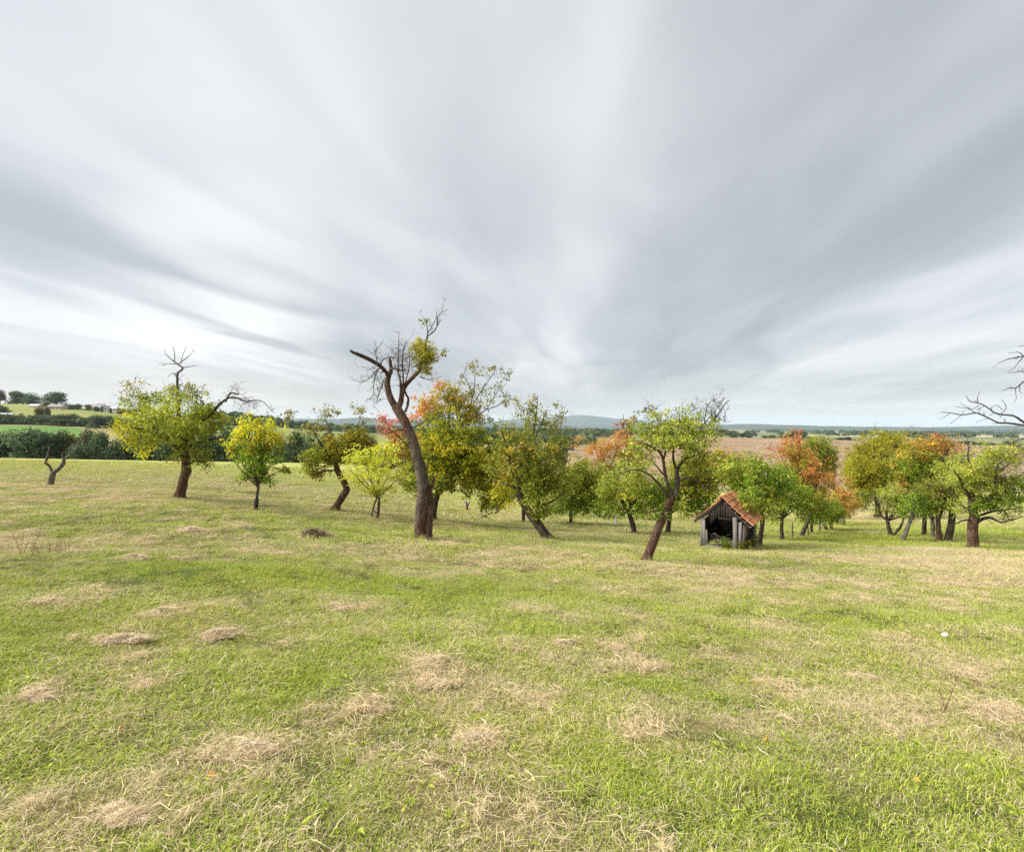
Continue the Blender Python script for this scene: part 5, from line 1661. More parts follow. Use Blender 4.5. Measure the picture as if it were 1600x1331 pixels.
# white church tower far off right
ch = house(1335, 683.5, 687.5, 7, 1500, "tiny white church in the far valley left of the willow", M_WHITEW, M_ROOFR, "church", "church", 0.2, 10, 2)
V, F = box(-9, -5, -2.5, 2.5, -6, 13)
link("tower", make_mesh("tower", V, F, M_WHITEW), ch)
V = np.array([[-9.4, -2.9, 13], [-4.6, -2.9, 13], [-4.6, 2.9, 13], [-9.4, 2.9, 13], [-7, 0, 19]], float)
link("spire", make_mesh("spire", V, [(0, 1, 4), (1, 2, 4), (2, 3, 4), (3, 0, 4), (3, 2, 1, 0)], M_ROOFR), ch)

# ------------------------------------------------------------------ the tumbledown shelter
M_PLANK = simple_material("silvered_plank", (0.12, 0.105, 0.095), (0.29, 0.265, 0.24), 9, 0.9, (1, 1, 0.12), 0.7, 0.01)
M_PLANKD = simple_material("dark_plank", (0.014, 0.011, 0.009), (0.055, 0.042, 0.035), 9, 0.9, (1, 1, 0.12), 0.7, 0.01)
M_INNER = simple_material("shade_darkened_board", (0.006, 0.005, 0.004), (0.020, 0.016, 0.013), 9, 0.95, (1, 1, 0.12), 0.5, 0.01)  # shade put into the colour: near-black boards keep the shelter's interior dark
M_TILE = simple_material("clay_tile", (0.36, 0.125, 0.050), (0.56, 0.235, 0.105), 5, 0.8, (1, 1, 1), 0.4, 0.008)
M_TILE3 = simple_material("mossy_clay_tile", (0.13, 0.10, 0.045), (0.34, 0.16, 0.08), 9, 0.9, (1, 1, 1), 0.5, 0.01)
M_TILE2 = simple_material("faded_clay_tile", (0.42, 0.19, 0.10), (0.60, 0.31, 0.17), 7, 0.8, (1, 1, 1), 0.4, 0.008)
M_OCHRE = simple_material("ochre_panel", (0.30, 0.15, 0.03), (0.45, 0.26, 0.06), 5, 0.8)
S0 = ground_hit(1127, 857)
rz = R(-35)
sh = empty("shelter", S0, rz, label="tumbledown wooden animal shelter with a sagging orange clay-tile roof", category="shelter")
sh.scale = (0.75, 0.80, 0.87)
rng = np.random.default_rng(77)


def bx(name, x0, x1, y0, y1, z0, z1, mat, tilt=(0, 0, 0), jag=0.0, parent=None):
    V, F = box(-(x1 - x0) / 2, (x1 - x0) / 2, -(y1 - y0) / 2, (y1 - y0) / 2, 0, z1 - z0)
    V = V.copy()
    if jag:
        V[V[:, 2] > 0.01, 2] += rng.uniform(-jag, jag, 4)
    V[:, :2] *= 1 + rng.uniform(-0.03, 0.03, (8, 1))
    o = link(name, make_mesh(name, V, F, mat), parent or sh)
    o.location = ((x0 + x1) / 2, (y0 + y1) / 2, z0)
    o.rotation_euler = tilt
    return o


# corner posts and boards
bx("post", -0.92, -0.78, 0.0, 0.10, -0.1, 1.12, M_PLANK, (0.0, 0.03, 0), 0.04)
bx("plank", -0.775, -0.665, 0.01, 0.05, -0.08, 1.02, M_PLANK, (0.02, -0.03, 0.05), 0.06)
bx("plank", -0.655, -0.565, 0.01, 0.05, -0.08, 0.66, M_PLANK, (0.0, -0.05, 0.0), 0.06)
bx("post", 0.50, 0.66, -0.04, 0.10, -0.15, 1.20, M_PLANK, (0, -0.015, 0), 0.03)
bx("plank", 0.68, 0.80, 0.02, 0.07, -0.1, 1.06, M_PLANK, (0, 0.02, 0.1), 0.04)
bx("plank", 0.815, 0.90, 0.12, 0.16, -0.1, 0.92, M_PLANK, (0.02, 0.03, 0.3), 0.04)
bx("post", 0.86, 1.00, 2.0, 2.14, -0.1, 1.05, M_PLANK, (0, 0.0, 0), 0.03)
bx("post", -0.90, -0.76, 2.0, 2.14, -0.1, 1.15, M_PLANKD, (0, 0.0, 0), 0.03)
# gable boards above the opening
for i in range(2, 13):
    x0 = -0.70 + i * 0.112
    top = 1.74 - abs(x0 + 0.055) * 0.72
    lo = 1.14 if x0 > -0.25 else 1.14 - (abs(x0) - 0.25) * 1.1
    bx("gable_board", x0, x0 + 0.104, 0.02, 0.045, lo, top, M_PLANKD, (0, rng.uniform(-.01, .01), 0), 0.02)
bx("lintel", -0.12, 0.52, -0.03, 0.0, 1.10, 1.16, M_PLANKD, (0, 0.06, 0))
# side wall boards, a gap shows the ochre board
for i in range(15):
    y0 = 0.22 + i * 0.12
    if i in (7, 12):
        continue
    if i in (3, 4):
        bx("side_board", 0.865, 0.89, y0, y0 + 0.11, 0.45, 0.85, M_OCHRE, (0, 0, 0), 0.02)
    else:
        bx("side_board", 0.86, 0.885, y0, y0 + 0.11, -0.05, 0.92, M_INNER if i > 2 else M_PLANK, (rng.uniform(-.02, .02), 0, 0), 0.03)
for i in range(15):
    y0 = 0.22 + i * 0.12
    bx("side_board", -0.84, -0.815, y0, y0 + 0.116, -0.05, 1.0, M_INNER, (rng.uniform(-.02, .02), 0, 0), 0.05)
for i in range(15):
    x0 = -0.82 + i * 0.112
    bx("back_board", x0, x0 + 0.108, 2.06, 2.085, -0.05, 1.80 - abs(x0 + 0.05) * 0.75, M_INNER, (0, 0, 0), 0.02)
bx("sill_plank", -0.62, 0.30, -0.06, 0.0, 0.0, 0.08, M_PLANK, (0, 0.03, 0.05))
# roof: ridge beam, rafters, battens and tiles
APX, EAV, HALF = 1.92, 0.97, 1.22
slope = math.atan2(APX - EAV, HALF)
SL = math.hypot(APX - EAV, HALF)
bx("ridge_beam", -0.04, 0.04, -0.10, 2.30, APX - 0.16, APX - 0.08, M_PLANKD)


def roofpt(side, s, y):
    """a point on the roof plane: s metres down the slope"""
    return np.array([side * s * math.cos(slope), y, APX - s * math.sin(slope)])


def slopebox(name, side, s0, s1, y0, y1, h0, h1, mat, lift=0.0, skew=0.0):
    n = np.array([side * math.sin(slope), 0, math.cos(slope)])
    V = []
    for (s, l_) in ((s0, lift * 0), (s1, lift)):
        for y in (y0, y1):
            for h in (h0, h1):
                V.append(roofpt(side, s, y + skew * (s - s0)) + n * (h + l_))
    V = np.array(V)
    F = [(0, 1, 3, 2), (4, 6, 7, 5), (0, 4, 5, 1), (2, 3, 7, 6), (0, 2, 6, 4), (1, 5, 7, 3)]
    c = V.mean(0)
    o = link(name, make_mesh(name, V - c, F, mat), sh)
    o.location = [float(q) for q in c]
    return o


for y in (-0.02, 0.75, 1.5, 2.2):
    slopebox("rafter", 1, 0.0, SL, y, y + 0.06, -0.13, -0.05, M_PLANKD)
    slopebox("rafter", -1, 0.0, SL - 0.05, y, y + 0.06, -0.13, -0.05, M_PLANKD)
rows = 6
ex = SL / rows
for r_ in range(rows + 1):
    slopebox("batten", 1, r_ * ex - 0.02 if r_ else 0.0, r_ * ex + 0.02, -0.08, 2.28, -0.05, -0.022, M_PLANK)


def tile_mesh(ln, wd, bow):
    """a slightly hollow clay tile: local x down the slope, y across"""
    ny = 5
    yy = np.linspace(-wd / 2, wd / 2, ny)
    zc = bow * np.cos(np.linspace(-np.pi / 2, np.pi / 2, ny)) - bow * 0.5
    V, F = [], []
    for x in (0, ln):
        for th_ in (0.0, 0.022):
            for a, z in zip(yy, zc):
                V.append((x, a, z + th_))
    for i in range(ny - 1):
        F += [(i, i + 1, 2 * ny + i + 1, 2 * ny + i)[::-1], (ny + i, ny + i + 1, 3 * ny + i + 1, 3 * ny + i), (i, i + 1, ny + i + 1, ny + i), (2 * ny + i, 2 * ny + i + 1, 3 * ny + i + 1, 3 * ny + i)[::-1]]
    F += [(0, ny, 3 * ny, 2 * ny), (ny - 1, 2 * ny - 1, 4 * ny - 1, 3 * ny - 1)[::-1]]
    return make_mesh("tile", np.array(V), F, M_TILE)


TM = [tile_mesh(ex + 0.06, 0.245, b_) for b_ in (0.018, 0.022, 0.014)]
TM2 = TM[0].copy()
TM2.materials[0] = M_TILE2
TM.append(TM2)
TM3 = TM[1].copy()
TM3.materials[0] = M_TILE3
TM += [TM3, TM3]


def tile(side, s, y, dz=0.0, twist=0.0):
    o = link("tile", TM[int(rng.integers(len(TM)))], sh)
    p = roofpt(side, s, y) + np.array([side * math.sin(slope), 0, math.cos(slope)]) * (0.012 + dz)
    o.location = [float(q) for q in p]
    from mathutils import Matrix
    ax_ = Vector((side * math.cos(slope), 0, -math.sin(slope)))
    nz = Vector((side * math.sin(slope), 0, math.cos(slope)))
    ay_ = nz.cross(ax_)
    M = Matrix((ax_, ay_, nz)).transposed()
    o.rotation_euler = (M @ Matrix.Rotation(twist, 3, 'Z') @ Matrix.Rotation(-0.085, 3, 'Y')).to_euler()
    return o


for r_ in range(rows):
    for c_ in range(9):
        y = -0.02 + c_ * 0.262
        tile(1, r_ * ex - 0.005, y + 0.08, 0.012 + rng.uniform(0, 0.018), rng.uniform(-0.06, 0.06))
for c_ in range(9):
    for r_ in range(rows):
        y = 0.06 + c_ * 0.262
        keep = r_ == 0 or (r_ == rows - 1 and c_ < 4) or (c_ > 5 and rng.random() < 0.6)
        if keep:
            tile(-1, r_ * ex - 0.005, y, 0.012 + rng.uniform(0, 0.01), rng.uniform(-0.06, 0.06))
for r_ in (1, 2, 3, 4, 5, 6):
    slopebox("batten", -1, r_ * ex - 0.02, r_ * ex + 0.02, -0.05, 2.28, -0.05, -0.022, M_PLANK)
# ridge tiles
for c_ in range(7):
    y = -0.08 + c_ * 0.34
    th = np.linspace(-1.15, 1.15, 7)
    V, F = [], []
    for yy_ in (0, 0.36):
        for rad in (0.065 + 0.012 * (yy_ > 0), 0.082 + 0.012 * (yy_ > 0)):
            for a in th:
                V.append((math.sin(a) * rad, yy_, math.cos(a) * rad))
    for i in range(6):
        F += [(i, i + 1, 14 + i + 1, 14 + i), (7 + i, 21 + i, 21 + i + 1, 7 + i + 1), (i, 7 + i, 7 + i + 1, i + 1), (14 + i, 15 + i, 22 + i, 21 + i)]
    o = link("ridge_tile", make_mesh("ridge_tile", np.array(V), F, M_TILE), sh)
    o.location = (0, y, APX - 0.03 + rng.uniform(-0.01, 0.01))
    o.rotation_euler = (rng.uniform(-0.02, 0.03), rng.uniform(-.05, .05), rng.uniform(-.03, .03))

# heap of branches inside the opening
bh = Buf()
for i in range(70):
    a = rng.uniform(0, np.pi)
    L = rng.uniform(0.25, 0.75)
    c = np.array([rng.uniform(-0.5, 0.38), rng.uniform(0.05, 0.8), rng.uniform(0.03, 0.42) * rng.uniform(0.5, 1)])
    d = np.array([math.cos(a), rng.uniform(-0.5, 0.5), rng.uniform(-0.25, 0.35)])
    P = smooth_line(np.array([c - d * L / 2, c + rng.normal(0, 0.04, 3), c + d * L / 2]), 6)
    r = rng.choice([0.006, 0.010, 0.022], p=[0.5, 0.35, 0.15])
    bh.add(*tube(P, np.linspace(r, r * 0.5, 6), 5))
hb = bh.mesh("brushwood_heap", M_BARK_GREY, np.zeros(3))
o = link("brushwood_heap", hb, label="heap of grey brushwood piled in the dark opening of the shelter", category="brushwood heap")
o.location = [float(q) for q in S0]
o.rotation_euler = (0, 0, rz)


def weed(name, px, py, w, h, pal, n, label, L=0.07, cat="plant", droop=0.0, seed=1):
    g = np.random.default_rng(seed)
    B = ground_hit(px, py)
    k = B[1] / FPX
    root = empty(name, B, label=label, category=cat)
    tb = Buf()
    C, D = [], []
    for i in range(max(5, n // 25)):
        a = g.uniform(0, 6.28)
        r = g.random() ** 0.6 * w * k * 0.5
        p = np.array([math.cos(a) * r * 0.5, math.sin(a) * r * 0.5, -0.03])
        e = np.array([math.cos(a) * r, math.sin(a) * r, h * k * g.uniform(0.5, 1.0)])
        P = smooth_line(np.array([p, (p + e) / 2 + g.normal(0, 0.03, 3) + [0, 0, 0.05], e]), 6)
        tb.add(*tube(P, np.linspace(0.006, 0.003, 6), 4))
        s = g.integers(1, 6, 25)
        C.append(P[s] + g.normal(0, 0.03, (25, 3)))
        D.append(unit(g.normal(0, 1, (25, 3)) + [0, 0, 0.3]))
    C, D = np.concatenate(C), np.concatenate(D)
    N = unit(g.normal(0, 0.6, C.shape) + [0, 0, 1])
    ll = L * g.uniform(0.6, 1.4, len(C))
    cc = pick_cols(pal, len(C)) * g.uniform(0.8, 1.2, (len(C), 1))
    V, F, c3 = leaves(C, D, N, ll, ll * 0.6, cc)
    link("stems", tb.mesh("stems", M_DEAD, np.zeros(3)), root, kind="stuff")
    link("foliage", make_mesh("foliage", V, F, M_LEAF, cols=c3), root, kind="stuff")
    return root


weed("weed", 1134, 858, 12, 20, 'lush', 180, "bright green weeds growing in front of the shelter's opening", seed=2)
weed("weed", 1160, 860, 26, 18, 'olive', 300, "olive weeds at the foot of the shelter's right corner post", seed=3)
weed("weed", 1174, 856, 20, 16, 'green', 260, "dark green weeds along the shelter's side wall", seed=4)
weed("sapling", 1180, 852, 8, 50, 'sparse', 90, "thin whip of a sapling between the shelter and the next trunk", seed=5, cat="sapling")

# ------------------------------------------------------------------ dry stalks, hay, stones and other small things in the sward
def stalks(px, py, w, h, n, label, seed):
    g = np.random.default_rng(seed)
    B = ground_hit(px, py)
    k = B[1] / FPX
    tb = Buf()
    for i in range(n):
        p = np.array([g.uniform(-.5, .5) * w * k, g.uniform(-.2, .2), -0.03])
        hh = h * k * g.uniform(0.5, 1.0)
        e = p + np.array([g.normal(0, 0.25) * hh, g.normal(0, 0.15) * hh, hh])
        P = smooth_line(np.array([p, (p + e) / 2 + g.normal(0, 0.02, 3), e]), 6)
        tb.add(*tube(P, np.linspace(0.0035, 0.0018, 6), 4))
        for j in range(g.integers(2, 5)):
            a = P[g.integers(2, 6)]
            tb.add(*tube(np.array([a, a + g.normal(0, 0.35, 3) * hh * 0.3 + [0, 0, hh * 0.16]]), [0.002, 0.0012], 3))
    o = link("dry_stalks", tb.mesh("dry_stalks", M_RUST, np.zeros(3)), label=label, category="dry weed", group="dry weed stalks in the grass")
    o.location = [float(q) for q in B]


stalks(88, 865, 26, 34, 9, "reddish dry weed stalks in a loose clump, below the bare forked tree", 1)
stalks(45, 868, 22, 42, 5, "few tall thin dry stalks leaning at the left edge of the meadow", 2)
stalks(257, 905, 14, 26, 4, "short dark dry stalks in the lush grass below the broad apple tree", 3)
stalks(1466, 1110, 12, 60, 3, "thin upright dry stalks standing below the small white stone", 4)
stalks(185, 822, 30, 20, 7, "low brown stalks in the rough grass between the bare tree and the broad apple tree", 5)


def heap_mesh(rx, ry, h, n, seed, L=0.16, wd=0.0022):
    """mown grass lying in a flat heap: hundreds of curved straws"""
    g = np.random.default_rng(seed)
    a = g.uniform(0, 2 * np.pi, n)
    r = np.abs(g.normal(0, 0.62, n))
    lump = 0.35 + 1.3 * vnoise(np.cos(a) * 1.5 + 5, np.sin(a) * 1.5 + seed, seed)
    x, y = np.cos(a) * r * rx * lump, np.sin(a) * r * ry * lump
    z = h * np.maximum(0, 1 - r ** 2) * g.uniform(0.3, 1.0, n) + 0.008
    th = g.normal(0.2 * seed, 0.9, n)
    d = np.stack([np.cos(th), np.sin(th), g.normal(0, 0.22, n)], -1)
    ll = L * g.uniform(0.4, 1.2, n)[:, None]
    s = np.stack([-np.sin(th), np.cos(th), g.normal(0, 0.5, n)], -1) * wd * g.uniform(0.6, 1.5, n)[:, None]
    c = np.stack([x, y, z], -1)
    bend = np.stack([g.normal(0, 0.2, n), g.normal(0, 0.2, n), g.uniform(-0.05, 0.25, n)], -1) * ll
    A = c - d * ll / 2
    Bm = c + bend * 0.5
    E = c + d * ll / 2
    for q in (A, E):
        q[:, 2] = np.maximum(q[:, 2], 0.002)
    V = np.stack([A - s * 0.6, A + s * 0.6, Bm - s, Bm + s, E - s * 0.3, E + s * 0.3], 1).reshape(-1, 3)
    b_ = np.arange(n)[:, None] * 6
    F = np.concatenate([b_ + np.array([[0, 1, 3, 2]]), b_ + np.array([[2, 3, 5, 4]])])
    pal = np.array([(0.68, 0.54, 0.35), (0.80, 0.67, 0.46), (0.52, 0.39, 0.23), (0.86, 0.75, 0.53), (0.30, 0.21, 0.11)])
    cc = np.repeat(pal[g.choice(5, n, p=[.32, .26, .2, .12, .1])], 6, axis=0)
    return V, F, cc


M_STRAW = leaf_material("straw", 0.12)
def ragged(seed):
    g = np.random.default_rng(seed)
    A = []
    off = 0
    for k in range(4):
        q = 1.0 if k == 0 else g.uniform(0.3, 0.7)
        V, F, cc = heap_mesh(0.16 * q, 0.12 * q, 0.060 * q, int(1300 * q), seed * 10 + k, 0.11, 0.0013)
        V = V + (np.array([g.uniform(-0.17, 0.17), g.uniform(-0.12, 0.12), 0]) if k else 0)
        A.append((V, F + off, cc))
        off += len(V)
    return [np.concatenate([a[i] for a in A]) for i in range(3)]


HEAPS = [(lambda h: make_mesh("hay_heap", h[0], h[1], M_STRAW, cols=h[2]))(ragged(s)) for s in range(1, 9)]
HEAP_AT = []
HG = "small heaps of dry mown grass"
for px, py, w, lab, dk in [
        (742, 1163, 62, "roundest dry grass heap, lowest in the middle of the meadow", 0), (991, 1148, 44, "dry grass heap right of the roundest one", 0),
        (841, 1098, 40, "small arched dry grass heap above and right of the roundest one", 0), (680, 1072, 46, "dark-topped dry grass heap above the roundest one", 1),
        (665, 1040, 56, "wide flat dry grass heap, upper one of the pair above the roundest one", 0), (585, 1110, 40, "dry grass heap left of the dark-topped one", 0),
        (385, 1180, 90, "large ragged patch of dry grass at the lower left", 0), (188, 1003, 64, "long dry grass heap, lower left, with its strands lying slantwise", 0),
        (336, 997, 56, "long low dry grass heap right of the slanted one", 0), (250, 960, 46, "brown dry grass heap above the slanted one", 1),
        (207, 873, 34, "dry grass heap beside the reddish weed stalks", 0), (540, 954, 30, "pale dry grass heap below the lush green strip", 0),
        (1550, 1117, 60, "dry grass heap near the right edge of the meadow", 0), (300, 832, 46, "long thin streak of dry grass under the broad apple tree", 0),
        (82, 942, 40, "dry grass heap at the left edge below the lush patch", 0), (880, 1010, 40, "faint dry grass heap in the middle distance", 0),
        (225, 1075, 44, "flat dry grass heap left of the large ragged patch", 0), (965, 1015, 24, "smallest dry grass heap, left of centre of the meadow's right half", 0),
        (60, 1090, 60, "pale dry grass heap low on the left edge", 0), (195, 1285, 80, "lowest dry grass heap at the bottom left", 0)]:
    B = ground_hit(px, py)
    o = link("hay_heap", HEAPS[int(rng.integers(8))], label=lab, category="hay heap", group=HG)
    s = w * B[1] / FPX / 0.45
    HEAP_AT.append((B, s))
    o.location = [float(q) for q in B + np.array([0, 0, 0.022])]
    o.scale = (s * 1.1, s * rng.uniform(0.85, 1.1), min(1.3, s) * rng.uniform(0.7, 1.1))
    o.rotation_euler = (0, 0, rng.uniform(-0.6, 0.6) + math.pi * int(rng.integers(2)))

# dark brown tussock left of the dead tree
V, F, cc = heap_mesh(0.34, 0.25, 0.16, 1100, 9, 0.3, 0.006)
o = link("tussock", make_mesh("tussock", V, F, M_STRAW, cols=cc * np.array([0.42, 0.40, 0.36])), label="dark brown dead tussock in the grass left of the large dead tree", category="tussock")
o.location = [float(q) for q in ground_hit(489, 838)]

# white stone
M_STONE = simple_material("white_stone", (0.60, 0.58, 0.54), (0.78, 0.76, 0.72), 30)


def stone(name, px, py, w, label, cat="stone", group=None):
    g = np.random.default_rng(int(px))
    B = ground_hit(px, py)
    r = w * 0.5 * B[1] / FPX
    th, ph = np.meshgrid(np.linspace(0, 2 * np.pi, 11)[:-1], np.linspace(0, np.pi, 7))
    V = np.stack([np.cos(th) * np.sin(ph), 0.7 * np.sin(th) * np.sin(ph), 0.6 * np.cos(ph)], -1).reshape(-1, 3)
    V *= (0.85 + 0.3 * vnoise(V[:, 0] * 2 + px, V[:, 2] * 2 + V[:, 1] * 2, 3))[:, None] * r
    F = []
    for i in range(6):
        for j in range(10):
            F.append((i * 10 + j, (i + 1) * 10 + j, (i + 1) * 10 + (j + 1) % 10, i * 10 + (j + 1) % 10))
    o = link(name, make_mesh(name, V, F, M_STONE, smooth=True), label=label, category=cat)
    if group:
        o["group"] = group
    o.location = [float(q) for q in B + np.array([0, 0, r * 0.4 + 0.03])]


stone("stone", 1477, 998, 11, "small white stone lying in the grass at the right of the meadow")
stone("stone", 694, 805, 4, "pale stone in the mown grass right of the large round tree's trunk")
stone("stone", 706, 807, 3, "smaller pale stone beside the one near the large round tree's trunk")

# ------------------------------------------------------------------ the sward: tufts scattered with geometry nodes
def blades(n, rad, hmin, hmax, wd, lie, seed, broad=0.0):
    """a patch of grass blades: two quads each, every blade with its own random number and tone"""
    g = np.random.default_rng(seed)
    a = g.uniform(0, 2 * np.pi, n)
    r = rad * np.sqrt(g.random(n))
    c = np.stack([np.cos(a) * r, np.sin(a) * r, np.full(n, -0.01)], -1)
    th = g.uniform(0, 2 * np.pi, n)
    rnd_ = g.random(n)
    h = g.uniform(hmin, hmax, n) * (0.6 + 0.8 * g.random(n) ** 2)
    ln = np.abs(g.normal(lie, 0.35, n))
    flat_ = g.random(n) < np.where(rnd_ < 0.55, 0.72, 0.12)
    ln[flat_] += 1.6
    rise = np.where(flat_, 0.28, 1.0)
    dr = np.stack([np.cos(th), np.sin(th), np.zeros(n)], -1)
    sd_ = np.stack([-np.sin(th), np.cos(th), np.zeros(n)], -1)
    ws = wd * g.uniform(0.6, 1.5, n)
    bl = g.random(n) < broad
    ws = np.where(bl, ws * 4.0, ws)
    h = np.where(bl, h * 0.6, h)
    ws, h_ = ws[:, None], h[:, None]
    m1 = c + dr * (h * ln * 0.35)[:, None] + np.array([0, 0, 1.0]) * h_ * (0.62 * rise)[:, None]
    m2 = c + dr * (h * ln * 1.0)[:, None] + np.array([0, 0, 1.0]) * h_ * (0.95 * rise - 0.25 * np.minimum(ln, 1.2))[:, None]
    V = np.stack([c - sd_ * ws * 0.5, c + sd_ * ws * 0.5, m1 - sd_ * ws * 0.5, m1 + sd_ * ws * 0.5, m2], 1).reshape(-1, 3)
    b_ = np.arange(n) * 5
    F = [(i, i + 1, i + 3, i + 2) for i in b_] + [(i + 2, i + 3, i + 4) for i in b_]
    rnd = np.repeat(np.where(bl, 0.97, rnd_), 5)
    tone = np.repeat(g.random(n), 5)
    return V, F, rnd, tone


def sward(name, protos, P, dryp, tint, scl, rotz, mat):
    """one object: its own mesh holds the tufts and the points; geometry nodes stand a tuft on every point"""
    VV, FF_, pid, rn, tn, off = [], [], [], [], [], 0
    for k, (V, F, a, b_) in enumerate(protos):
        VV.append(V)
        FF_ += [tuple(int(i) + off for i in f) for f in F]
        pid.append(np.full(len(V), k))
        rn.append(a)
        tn.append(b_)
        off += len(V)
    n = len(P)
    VV.append(P)
    pid.append(np.full(n, -1))
    z = np.zeros(off)
    me_ = bpy.data.meshes.new(name)
    me_.from_pydata(np.concatenate(VV).tolist(), [], FF_)
    me_.materials.append(mat)

    def att(nm, ty, v, key="value"):
        a = me_.attributes.new(nm, ty, 'POINT')
        a.data.foreach_set(key, v)
    att("proto", 'INT', np.concatenate(pid).astype(np.int32))
    att("rnd", 'FLOAT', np.concatenate(rn + [np.zeros(n)]).astype(np.float32))
    att("tone", 'FLOAT', np.concatenate(tn + [np.zeros(n)]).astype(np.float32))
    att("dryp", 'FLOAT', np.concatenate([z, dryp]).astype(np.float32))
    att("tint", 'FLOAT', np.concatenate([z, tint]).astype(np.float32))
    att("scl", 'FLOAT', np.concatenate([z, scl]).astype(np.float32))
    att("pick", 'INT', np.concatenate([z, rng.integers(0, len(protos), n)]).astype(np.int32))
    rot = np.zeros((off + n, 3), np.float32)
    rot[off:, 2] = rotz
    rot[off:, 0] = rng.normal(0, 0.06, n)
    att("rot", 'FLOAT_VECTOR', rot.ravel(), "vector")
    ob = link(name, me_, kind="stuff")
    ng = bpy.data.node_groups.new(name, 'GeometryNodeTree')
    ng.interface.new_socket("Geometry", in_out='INPUT', socket_type='NodeSocketGeometry')
    ng.interface.new_socket("Geometry", in_out='OUTPUT', socket_type='NodeSocketGeometry')
    N, L = ng.nodes, ng.links
    gi, go = N.new("NodeGroupInput"), N.new("NodeGroupOutput")

    def named(nm, ty):
        q = N.new("GeometryNodeInputNamedAttribute")
        q.data_type = ty
        q.inputs[0].default_value = nm
        return q.outputs[0]
    cmpn = N.new("FunctionNodeCompare")
    cmpn.data_type = 'INT'
    cmpn.operation = 'LESS_THAN'
    L.new(named("proto", 'INT'), cmpn.inputs[2])
    cmpn.inputs[3].default_value = 0
    sp = N.new("GeometryNodeSeparateGeometry")
    sp.domain = 'POINT'
    L.new(gi.outputs[0], sp.inputs[0])
    L.new(cmpn.outputs[0], sp.inputs[1])
    si = N.new("GeometryNodeSplitToInstances")
    si.domain = 'POINT'
    L.new(sp.outputs[1], si.inputs[0])
    L.new(named("proto", 'INT'), si.inputs["Group ID"])
    ip = N.new("GeometryNodeInstanceOnPoints")
    L.new(sp.outputs[0], ip.inputs["Points"])
    L.new(si.outputs[0], ip.inputs["Instance"])
    ip.inputs["Pick Instance"].default_value = True
    L.new(named("pick", 'INT'), ip.inputs["Instance Index"])
    L.new(named("rot", 'FLOAT_VECTOR'), ip.inputs["Rotation"])
    L.new(named("scl", 'FLOAT'), ip.inputs["Scale"])
    L.new(ip.outputs[0], go.inputs[0])
    md = ob.modifiers.new("sward", 'NODES')
    md.node_group = ng
    return ob


def scatter(y0, y1, per_m2, umax, xpad=2.0):
    A = (umax * y1 + xpad) * 2 * (y1 - y0)
    n = int(A * per_m2)
    Y = rng.uniform(y0, y1, n)
    X = rng.uniform(-(umax * y1 + xpad), umax * y1 + xpad, n)
    ok = np.abs(X) < umax * np.maximum(Y, 0) + xpad
    X, Y = X[ok], Y[ok]
    return X, Y


def lay(name, protos, y0, y1, dens, smin, smax, umax, keep=None):
    X, Y = scatter(y0, y1, dens, umax)
    d = dryness(X, Y)
    tall = fbm(X * 0.8 + 9, Y * 1.1, 3, 61)
    sc = smin + (smax - smin) * np.clip((tall - 0.3) / 0.4, 0, 1) * (1.25 - 0.6 * d)
    if keep is not None:
        k = keep(X, Y, d)
        X, Y, d, sc = X[k], Y[k], d[k], sc[k]
    P = np.stack([X, Y, gz(X, Y)], -1)
    tint = np.clip((fbm(X * 0.6, Y * 0.6 + 40, 3, 71) - 0.35) * 1.6, 0, 1) * 0.75 + 0.25 * rng.random(len(X))
    sward(name, protos, P, d + rng.normal(0, 0.10, len(d)), tint, sc, rng.uniform(0, 6.28, len(X)), M_BLADE)


near = [blades(400, 0.22, 0.014, 0.050, 0.0022, 0.9, s, 0.06 if s % 2 else 0.02) for s in range(8)]
mid = [blades(300, 0.36, 0.018, 0.050, 0.0050, 0.8, 20 + s, 0.05) for s in range(6)]
farp = [blades(220, 0.62, 0.030, 0.075, 0.012, 0.6, 40 + s) for s in range(5)]
lay("grass", near, 0.3, 5.5, 80, 0.75, 1.5, 1.25)
lay("grass", near, 5.5, 10, 45, 0.85, 1.35, 1.2)
lay("grass", mid, 10, 24, 17, 0.85, 1.25, 1.15)
lay("grass", farp, 24, 62, 3.6, 0.85, 1.25, 1.12)
# taller lush tufts
tuft = [blades(60, 0.07, 0.08, 0.17, 0.0042, 0.55, 60 + s) for s in range(5)]
X, Y = scatter(0.8, 18, 5.0, 1.2)
d = dryness(X, Y)
k = (d < 0.48) & (fbm(X * 1.3, Y * 1.3, 3, 91) > 0.47)
X, Y, d = X[k], Y[k], d[k]
sward("tall_grass", tuft, np.stack([X, Y, gz(X, Y)], -1), d * 0.35, rng.random(len(X)) * 0.5, rng.uniform(0.4, 0.95, len(X)), rng.uniform(0, 6.28, len(X)), M_BLADE)
# longer grass left standing round the trunks
pts = np.concatenate([f[:2] + rng.normal(0, 1, (26, 2)) * 0.28 for f in FEET])
sward("tall_grass", tuft, np.stack([pts[:, 0], pts[:, 1], gz(pts[:, 0], pts[:, 1])], -1), rng.uniform(0.1, 0.7, len(pts)), rng.random(len(pts)), rng.uniform(0.5, 1.2, len(pts)),
      rng.uniform(0, 6.28, len(pts)), M_BLADE)


